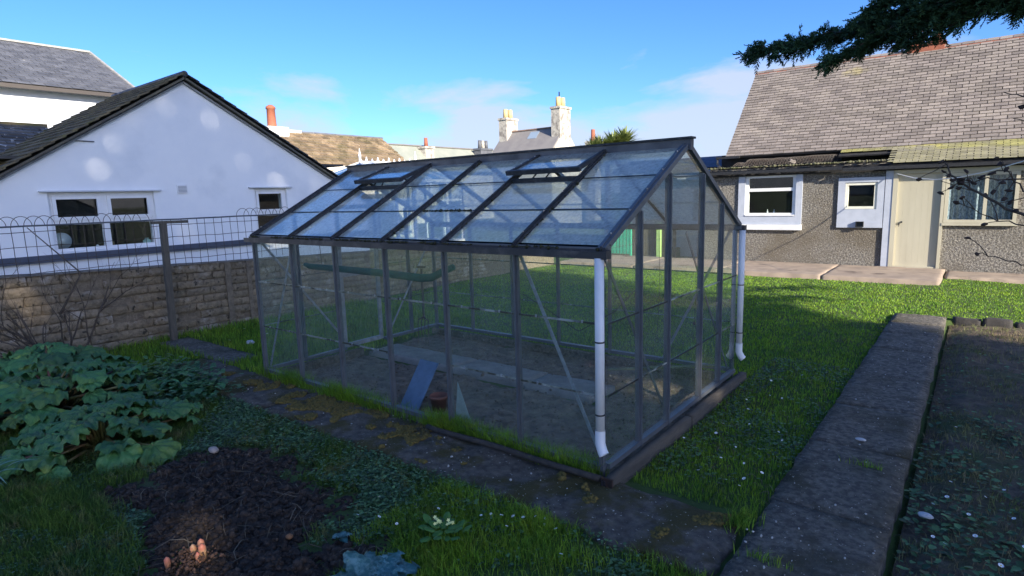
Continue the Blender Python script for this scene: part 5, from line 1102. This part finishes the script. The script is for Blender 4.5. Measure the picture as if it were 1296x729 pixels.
kale(-.32, -1.47, 46, .20, 'blue green crinkled kale plant at the lower edge of the picture')
kale(-.78, -1.30, 5, .07, 'tiny bluish kale seedling at the edge of the dug soil', 4)
pr = empty('primrose', (-.36, -.99, -.1), 'pale yellow primrose with broad green leaves in the foreground grass', 'primrose')
PLm = [broadleaf('leaf', mat('primrose_leaf', (.07, .19, .03), .6, col2=(.10, .22, .05), nscale=8, transl=.15), 20 + s_, R_=.035, ruf=.15, heart=.1, nr=4, na=16) for s_ in range(3)]
for k in range(18):
    a = k * 2.4; d = .02 + .005 * k; o = obj('leaf', PLm[k % 3], pr); o.matrix_basis = Matrix.Translation((-.36 + d * math.cos(a), -.99 + d * math.sin(a), -.05 + rnd.uniform(0, .03))) @ Matrix.Rotation(a, 4, 'Z') @ Matrix.Rotation(-rnd.uniform(.0, .7), 4, 'Y') @ Matrix.Diagonal((.95, .6, 1, 1))
for k in range(13):
    cx_, cy_ = ((-.385, -1.01), (-.315, -.985))[k % 2]; x, y, z = cx_ + rnd.uniform(-.022, .022), cy_ + rnd.uniform(-.018, .018), .015 + rnd.uniform(-.012, .012); v = [(x, y, z)]
    nrm = Vector((rnd.uniform(-.2, .5), rnd.uniform(-.8, -.1), 1)).normalized(); u_ = nrm.orthogonal().normalized(); w_ = nrm.cross(u_)
    for q in range(10): a = q * math.pi / 5; rr = .011 if q % 2 else .0065; v.append(tuple(Vector((x, y, z)) + (u_ * math.cos(a) + w_ * math.sin(a)) * rr + nrm * .002))
    obj('flower', npmesh('flower', np.array(v), np.array([(0, 1 + q, 1 + (q + 1) % 10) for q in range(10)]), primy), pr)
rs = empty('sprouting_crown', (-1.19, -1.82, -.1), 'sprouting crown with pink buds beside yellow green shoots in the dug soil', 'sprouting plant')
q = lumps('crown_soil', [(-1.19 + rnd.gauss(0, .05), -1.84 + rnd.gauss(0, .04), -.075 + rnd.uniform(0, .05)) for _ in range(260)], .004, .013, mat('brown_crown', (.16, .085, .05), .9, col2=(.09, .05, .03), nscale=12), None, parent=rs)
for (x, y, h_, r_) in ((-1.20, -1.79, .11, .016), (-1.17, -1.80, .10, .018), (-1.22, -1.82, .09, .015), (-1.24, -1.93, .075, .014), (-1.15, -1.83, .08, .013)):
    MB().tube([(x, y, -.08), (x + .003, y, -.1 + h_ * .7), (x + .008, y - .004, -.1 + h_), (x + .012, y - .006, -.1 + h_ + .014)], [r_ * .7, r_, r_ * .9, r_ * .2], 10).build('bud', budm, rs, True)
strap(-1.26, -1.84, 22, .09, 'small yellow green grass shoots beside the rhubarb crown', blade, 'grass_shoots', 'grass tuft', 5, .005)

# twiggy plants
def twig(b, p, d, L, r, depth, r_, up=.0, spread=.55, tips=None):
    pts = [p]; rr = [r]; dd = d.normalized(); n = 6
    for i in range(n):
        dd = (dd + Vector((r_.gauss(0, .11), r_.gauss(0, .11), r_.gauss(0, .11) + up))).normalized(); pts.append(pts[-1] + dd * L / n); rr.append(r * (1 - .55 * (i + 1) / n))
    b.tube(pts, rr, 5 if r < .006 else 7, cap=False)
    if tips is not None and depth == 0: tips.append(pts[-1])
    if depth > 0:
        for k in range(r_.choice((2, 3, 3))):
            i = r_.randint(2, n); ax = Vector((r_.gauss(0, 1), r_.gauss(0, 1), r_.gauss(0, 1))).normalized(); nd = (dd + ax * spread).normalized(); twig(b, pts[i], nd, L * r_.uniform(.45, .75), rr[i] * .72, depth - 1, r_, up, spread, tips)
r_ = random.Random(12)
tw = empty('bare_shrub', (-6.05, -1.0, -.1), 'bare dark twiggy shrub growing against the wall at the left', 'shrub')
for k in range(8):
    b = MB(); a = r_.uniform(-1.9, 1.9) ; twig(b, Vector((-6.05 + r_.uniform(-.06, .06), -.98 + r_.uniform(-.08, .08), -.12)), Vector((.25 * math.cos(a), .85 * math.sin(a) - .15, 1.0)), r_.uniform(.6, .95), .014, 3, r_, .03, .6); b.build('stem', twigm, tw, True)
b = MB()
for p_ in ([(-5.95, -1.2, -.05), (-6.0, -1.35, .2), (-6.1, -1.6, .35)], [(-6.0, -1.0, .5), (-6.05, -.75, .9), (-6.1, -1.15, 1.42)]):
    b.tube(p_, [.014, .010, .005], 6)
b.build('stem', twigm, tw, True)
# overhanging dark fruit twigs at the right
ft = empty('fruit_tree', (3.4, 1.9, -.1), 'bare fruit tree whose dark twigs with shrivelled leaves reach in from the right', 'tree')
MB().tube([(3.4, 1.9, -.15), (3.38, 1.92, .5), (3.3, 1.95, 1.1), (3.34, 2.0, 1.8), (3.5, 2.1, 2.6)], [.07, .06, .05, .04, .02], 10).build('trunk', barkm, ft, True)
shr = mat('shrivelled_leaf', (.035, .022, .02), .9, col2=(.06, .04, .03), nscale=20)
def along(pts, rad, subs, seed):
    r_ = random.Random(seed); b = MB(); pts = [Vector(p_) for p_ in pts]; P_ = []
    for i in range(len(pts) - 1):
        for k in range(5): P_.append(pts[i].lerp(pts[i + 1], k / 5) + Vector([r_.gauss(0, .007) for _ in range(3)]))
    P_.append(pts[-1]); n = len(P_); b.tube(P_, [rad * (1 - .75 * i / n) for i in range(n)], 6); tips = [P_[-1]]
    for k in range(subs):
        i = r_.randint(n // 3, n - 2); d = (P_[i + 1] - P_[i]).normalized(); nd = (d + Vector((r_.gauss(0, .5), r_.gauss(0, .4), r_.gauss(0, .9)))).normalized(); q_ = [P_[i]]; L = r_.uniform(.08, .26)
        for s_ in range(4): nd = (nd + Vector((0, 0, r_.gauss(0, .2)))).normalized(); q_.append(q_[-1] + nd * L / 4)
        b.tube(q_, [.004, .0035, .003, .0025, .002], 5); tips.append(q_[-1]); tips.append(q_[2])
    br = b.build('branch', twigm, ft, True)
    for t_ in tips:
        if r_.random() < .72:
            bm = bmesh.new(); bmesh.ops.create_icosphere(bm, subdivisions=1, radius=1)
            for v in bm.verts: v.co *= 1 + .8 * nz(v.co.x * 3 + t_.x * 50, v.co.y * 3, v.co.z * 3 + t_.z * 70, 1); v.co = Vector((v.co.x * .021, v.co.y * .015, v.co.z * .011))
            me = bpy.data.meshes.new('shrivelled_leaf'); bm.to_mesh(me); bm.free(); me.materials.append(shr); obj('shrivelled_leaf', me, br, t_ - Vector((0, 0, .006)), (r_.uniform(-1, 1), r_.uniform(-1, 1), 0))
along([(3.32, 1.95, .9), (2.6, 2.1, 1.12), (2.1, 2.2, 1.27), (1.78, 2.25, 1.42), (1.52, 2.22, 1.60), (1.40, 2.2, 1.75)], .016, 9, 1)
along([(2.4, 2.15, 1.2), (1.95, 2.22, 1.42), (1.80, 2.2, 1.62), (1.72, 2.2, 1.72)], .008, 5, 2)
along([(3.3, 1.97, 1.3), (2.5, 2.1, 1.62), (1.95, 2.2, 1.60), (1.66, 2.2, 1.62), (1.52, 2.2, 1.61)], .009, 4, 3)
along([(3.33, 2.0, 1.7), (2.6, 2.1, 2.05), (2.0, 2.2, 2.10), (1.80, 2.2, 2.13), (1.70, 2.2, 2.17)], .009, 3, 4)
along([(3.33, 2.0, 1.6), (2.5, 2.1, 1.9), (1.98, 2.2, 1.93), (1.76, 2.2, 2.0)], .007, 3, 5)
along([(3.35, 1.95, .6), (2.6, 2.1, .95), (2.0, 2.2, 1.03), (1.80, 2.2, 1.08), (1.64, 2.2, 1.12)], .008, 3, 6)
along([(2.2, 2.2, 1.2), (1.95, 2.2, 1.3), (1.74, 2.2, 1.34), (1.50, 2.2, 1.47)], .007, 4, 7)

# cordyline palm
cy_ = empty('cordyline_palm', (-9.9, 18, -.1), 'spiky green cordyline palm rising behind the greenhouse ridge', 'palm tree')
MB().tube([(-9.9, 18, -.2), (-9.92, 18.02, 1.5), (-9.9, 18, 3.1)], [.16, .12, .10], 10).build('trunk', barkm, cy_, True)
for (hx, hy, hz_) in ((-9.7, 18.1, 3.35), (-10.2, 17.9, 3.2), (-9.35, 18.3, 3.45), (-10.5, 18.0, 3.1)):
    MB().tube([(-9.9, 18, 2.9), (hx, hy, hz_)], [.09, .06], 8).build('limb', barkm, cy_, True); v = []; f = []
    for k in range(420):
        d = Vector((rnd.gauss(0, 1), rnd.gauss(0, 1), rnd.gauss(.25, .8))).normalized(); L = rnd.uniform(.5, .85); s_ = d.cross(Vector((0, 0, 1))).normalized() * .034; p0 = Vector((hx, hy, hz_)); q = len(v)
        p1 = p0 + d * L * .55; p2 = p0 + d * L - Vector((0, 0, .12 * L)); v += [tuple(p0 - s_ * .5), tuple(p0 + s_ * .5), tuple(p1 + s_), tuple(p1 - s_), tuple(p2 + s_ * .1), tuple(p2 - s_ * .1)]; f += [(q, q + 1, q + 2, q + 3), (q + 3, q + 2, q + 4, q + 5)]
    obj('crown', npmesh('crown', np.array(v), np.array(f), cordl), cy_)

# ------------------------------------------------------------------ conifers: the one reaching over the picture, and the screen of trees that shades the garden
def spray_mesh(name, origins, dirs, lens, m, nb=26, blen=.06, bw=.010, parent=None, flat=.35):
    """feathery sprays: every spray is a stem with many short scale-leaved twigs on both sides"""
    O = np.array(origins); D = np.array(dirs); D /= np.linalg.norm(D, axis=1)[:, None]; n = len(O); L = np.array(lens)
    up = np.tile(np.array([[0, 0, 1.0]]), (n, 1)) + rng.normal(0, flat, (n, 3)); S = np.cross(D, up); S /= np.linalg.norm(S, axis=1)[:, None]; U = np.cross(S, D)
    t = np.tile(np.linspace(.02, 1, nb)[None], (n, 1)) + rng.uniform(-.02, .02, (n, nb)); side = np.where(np.arange(nb) % 2 == 0, 1, -1)[None]
    P0 = O[:, None] + D[:, None] * (t * L[:, None])[..., None] - np.array([0, 0, 1.0]) * ((t ** 2) * L[:, None] * .18)[..., None]
    bl = blen * (1 - .55 * t) * rng.uniform(.6, 1.3, (n, nb)); bd = S[:, None] * (side * rng.uniform(.5, 1.0, (n, nb)))[..., None] + D[:, None] * rng.uniform(.5, 1.1, (n, nb))[..., None] + U[:, None] * rng.normal(0, .4, (n, nb))[..., None]
    bd /= np.linalg.norm(bd, axis=2)[..., None]; wv = np.cross(bd, rng.normal(0, 1, (n, nb, 3))); wv /= np.linalg.norm(wv, axis=2)[..., None]
    A = P0 - wv * bw / 2; B = P0 + wv * bw / 2; C = P0 + bd * (bl * .6)[..., None] + wv * bw * .7; Dd = P0 + bd * bl[..., None]; E_ = P0 + bd * (bl * .6)[..., None] - wv * bw * .7
    V = np.stack([A, B, C, Dd, E_], 2).reshape(-1, 3); k = n * nb; b = (np.arange(k) * 5)[:, None]
    F = np.concatenate([np.array([[0, 1, 2]]) + b, np.array([[0, 2, 4]]) + b, np.array([[2, 3, 4]]) + b], 0)
    return obj(name, npmesh(name, V, F, m), parent)
cyp = empty('cypress_tree', (5.4, 2.6, -.1), 'dark cypress whose feathery bough hangs over the cottage roof at the upper right', 'tree')
MB().tube([(5.4, 2.6, -.3), (5.38, 2.6, 1.5), (5.42, 2.58, 4), (5.4, 2.6, 5.6), (5.4, 2.6, 7.3)], [.26, .22, .15, .08, .02], 12).build('trunk', barkm, cyp, True)
def bough(pts, r0, nsub, lo, hi, sublen, seed, spl=.32, dens=8, t0=.25):
    r_ = random.Random(seed); pts = [Vector(p_) for p_ in pts]; b = MB(); b.tube(pts, [r0 * (1 - .85 * i / (len(pts) - 1)) for i in range(len(pts))], 7); O = []; D = []; L = []
    seg = [(pts[i + 1] - pts[i]).length for i in range(len(pts) - 1)]; tot = sum(seg)
    def at(t_):
        s_ = t_ * tot
        for i, g_ in enumerate(seg):
            if s_ <= g_ or i == len(seg) - 1: return pts[i].lerp(pts[i + 1], min(1, s_ / g_)), (pts[i + 1] - pts[i]).normalized()
            s_ -= g_
    for k in range(nsub):
        t_ = t0 + (1 - t0) * (k + r_.random()) / nsub; p_, d = at(t_); sd = r_.choice((-1, 1)); lat = d.cross(Vector((0, 0, 1))).normalized()
        nd = (d * r_.uniform(.4, 1.0) + lat * sd * r_.uniform(.3, 1.0) + Vector((0, 0, r_.uniform(lo, hi)))).normalized(); Ls = sublen * r_.uniform(.5, 1.1) * (1 - .6 * max(0, (t_ - .4) / .6)); e = p_ + nd * Ls
        b.tube([p_, p_.lerp(e, .5) + Vector((0, 0, .02)), e], [.008, .005, .002], 5)
        for q in range(max(3, int(dens * Ls / .4))):
            u_ = r_.random(); O.append(tuple(p_.lerp(e, u_))); dv = (nd + Vector((r_.gauss(0, .5), r_.gauss(0, .5), r_.gauss(0.05, .38)))).normalized(); D.append(tuple(dv)); L.append(spl * r_.uniform(.45, 1) * (1 - .35 * u_))
    for q in range(nsub // 2): u_ = t0 + (1 - t0) * r_.random(); p_, d = at(u_); O.append(tuple(p_)); D.append(tuple(d + Vector((r_.gauss(0, .5), r_.gauss(0, .5), r_.gauss(0, .4))))); L.append(spl * .8)
    p_, d = at(.98); 
    for q in range(5): O.append(tuple(p_)); D.append(tuple(d + Vector((r_.gauss(0, .3), r_.gauss(0, .3), r_.gauss(0, .25))))); L.append(spl * .8)
    bo = b.build('bough', barkm, cyp, True)
    O = O * 2; D = [tuple(Vector(d_) + Vector((r_.gauss(0, .3), r_.gauss(0, .3), r_.gauss(0, .25)))) for d_ in D * 2]; L = [l_ * r_.uniform(.5, 1) for l_ in L * 2]; O = [tuple(Vector(o_) + Vector([r_.gauss(0, .02) for _ in range(3)])) for o_ in O]
    spray_mesh('foliage', O, D, L, conif, 30, .05, .0055, bo)
bough([(5.4, 2.6, 3.2), (3.6, 2.8, 3.2), (1.9, 3.0, 3.02), (1.1, 3.05, 2.95), (.4, 3.05, 2.86), (-.12, 3.02, 2.84)], .06, 110, -.45, .25, .42, 1, .24, 14, .36)
bough([(5.4, 2.6, 3.9), (3.4, 2.7, 3.6), (2.0, 2.9, 3.28), (1.3, 3.0, 3.14), (.85, 3.0, 3.04)], .05, 90, -.5, .35, .48, 2, .25, 14, .40)
bough([(5.4, 2.6, 3.0), (3.6, 2.7, 3.0), (2.1, 2.85, 2.92), (1.5, 2.95, 2.84), (1.12, 3.0, 2.72)], .04, 50, -.6, .2, .30, 3, .22, 13, .45)
bough([(1.5, 3.0, 3.0), (.9, 2.95, 2.80), (.55, 2.95, 2.66)], .015, 34, -.4, .15, .26, 4, .20, 12, .15)
bough([(2.6, 2.9, 3.15), (2.0, 2.9, 2.95), (1.75, 2.9, 2.86)], .03, 40, -.5, .3, .36, 5, .24, 12, .1)
bough([(5.4, 2.6, 4.4), (3.4, 2.4, 4.2), (1.8, 2.6, 3.6), (1.1, 2.8, 3.4)], .05, 40, -.3, .2, .5, 6, .3, 9, .35)
bough([(2.3, 2.95, 3.2), (1.7, 3.0, 3.06), (1.30, 3.0, 2.9), (1.05, 3.0, 2.80)], .02, 50, -.5, .3, .36, 7, .22, 12, .1)
bough([(5.4, 2.6, 3.1), (5.6, 3.8, 3.12), (6.0, 5.0, 2.95), (6.2, 5.7, 2.8)], .05, 40, -.4, .2, .6, 11, .3, 5, .3)  # unseen bough added to cast shadow streaks on the lit lawn
bough([(5.4, 2.6, 2.6), (5.2, 4.0, 2.62), (5.5, 4.9, 2.45)], .04, 40, -.4, .2, .5, 12, .3, 7, .4)  # second added out-of-view bough, also there for its lawn shadow
for k in range(9):
    a = .5 + k * .62; z = 3.4 + .42 * k; L_ = 1.5 - .13 * k; bough([(5.4, 2.6, z), (5.4 + L_ * .5 * math.cos(a), 2.6 + L_ * .5 * math.sin(a), z + .1), (5.4 + L_ * math.cos(a), 2.6 + L_ * math.sin(a), z)], .04, 34, -.3, .4, .5, 30 + k, .34, 6, .1)
# points of the garden that catch a fleck of sun through gaps in the crowns
FLECKS = [((-8.58, .58, 2.53), .09), ((-8.58, 1.4, 3.22), .12), ((-8.58, 2.15, 3.04), .09), ((-8.58, 1.34, 2.2), .10), ((-8.58, 2.48, 2.38), .09), ((-8.58, 4.03, 1.93), .09), ((-8.58, 1.98, 3.0), .10), ((-8.58, 3.09, 2.04), .09),
          ((-8.58, 1.49, 1.2), .10), ((-8.58, 3.52, 1.94), .09), ((-8.58, 2.17, 2.0), .10), ((-8.58, .3, 2.2), .09), ((-8.58, .9, 2.9), .10),
          ((-6.5, -1.15, .62), .20), ((-6.5, -1.2, .85), .12), ((-3.36, -.62, -.05), .22), ((-3.2, -.62, -.05), .08), ((-.61, 1.72, -.1), .24), ((-.4, 1.95, -.1), .10), ((-1.19, -1.82, 0), .18), ((.1, .8, -.05), .10), ((0.02, -.055, .12), .05)]
def shade_tree(x, y, h, rad, base, seed, label, lim=None):
    r_ = np.random.default_rng(seed); root = empty('conifer_tree', (x, y, -.1), label, 'tree', 'tall conifers along the right side of the garden')
    MB().tube([(x, y, -.3), (x + .05, y, h * .4), (x, y + .05, h * .98)], [.28, .19, .03], 10).build('trunk', barkm, root, True)
    q = MB()
    for k in range(26):
        a = k * 2.4; z = base + (h - base) * k / 26; L = rad * (1 - .8 * (z - base) / (h - base)); q.tube([(x, y, z), (x + L * .9 * math.cos(a), y + L * .9 * math.sin(a), z + .1 * L)], [.05, .01], 5)
    q.build('limb', barkm, root, True)
    n = int(6200 * rad * (h - base) / 24); u = r_.random(n) ** .8; z = base + (h - base) * u; R0_ = rad * np.clip(1.25 * (1 - u) ** .5, .12, 1) * np.clip(.45 + 2.5 * u, 0, 1) * (1 + .18 * np.sin(z * 2.1 + seed) + .12 * np.sin(z * 5.3)); a = r_.uniform(0, 2 * np.pi, n); rr = R0_ * np.sqrt(r_.uniform(.12, 1.0, n)) * (1 + .14 * np.sin(a * 5 + z * 1.7))
    P_ = np.stack([x + rr * np.cos(a), y + rr * np.sin(a), z], 1); keep = np.ones(n, bool); Dn = np.stack([np.cos(a), np.sin(a), r_.uniform(-.5, .4, n)], 1) + r_.normal(0, .35, (n, 3)); Dn /= np.linalg.norm(Dn, axis=1)[:, None]; Ln = r_.uniform(.30, .62, n); MID_ = Dn * Ln[:, None] * .5
    d = np.array(SDIR)
    for (t_, r__) in FLECKS:
        w_ = P_ + MID_ - np.array(t_); k = w_ @ d; dd2 = np.linalg.norm(w_ - k[:, None] * d, axis=1); keep &= ~((k > 0) & (dd2 < r__ * .6 + .17))
    if lim: keep &= P_[:, 1] < lim - (P_[:, 0] - 9.5) * math.tan(-SUN_AZ) + .35 * np.sin(P_[:, 2] * 1.15 + 1) + .22 * np.sin(P_[:, 2] * 2.9 + P_[:, 0])
    P_ = P_[keep]; Dn = Dn[keep]; Ln = Ln[keep]
    spray_mesh('crown', P_, Dn, Ln, conif, 12, .24, .075, root)
for k, (x, y, h, rad, base, lim) in enumerate([(20.5, -12.8, 18.0, 2.7, 5.5, None), (20.2, -10.0, 18.6, 2.7, 5.8, None), (20.6, -7.2, 17.6, 2.7, 5.6, None), (20.0, -4.6, 15.2, 2.6, 5.2, 2.15), (17.6, -11.0, 15.5, 2.4, 5.0, None), (17.4, -8.2, 15.0, 2.4, 5.2, None), (17.8, -5.4, 14.6, 2.4, 4.8, None), (17.0, -3.0, 14.2, 2.4, 4.6, 2.15)]):
    shade_tree(x, y, h, rad, base, 20 + k, ['tall dense conifer nearest the camera side of the garden', 'second tall conifer of the row right of the garden', 'tallest conifer in the middle of the row', 'tall conifer nearest the cottage end of the row', 'shorter conifer in front of the second tall one', 'shorter conifer in front of the tallest one', 'shorter conifer in front of the gap beside the cottage end tree', 'low broad conifer at the cottage end of the row'][k], lim)
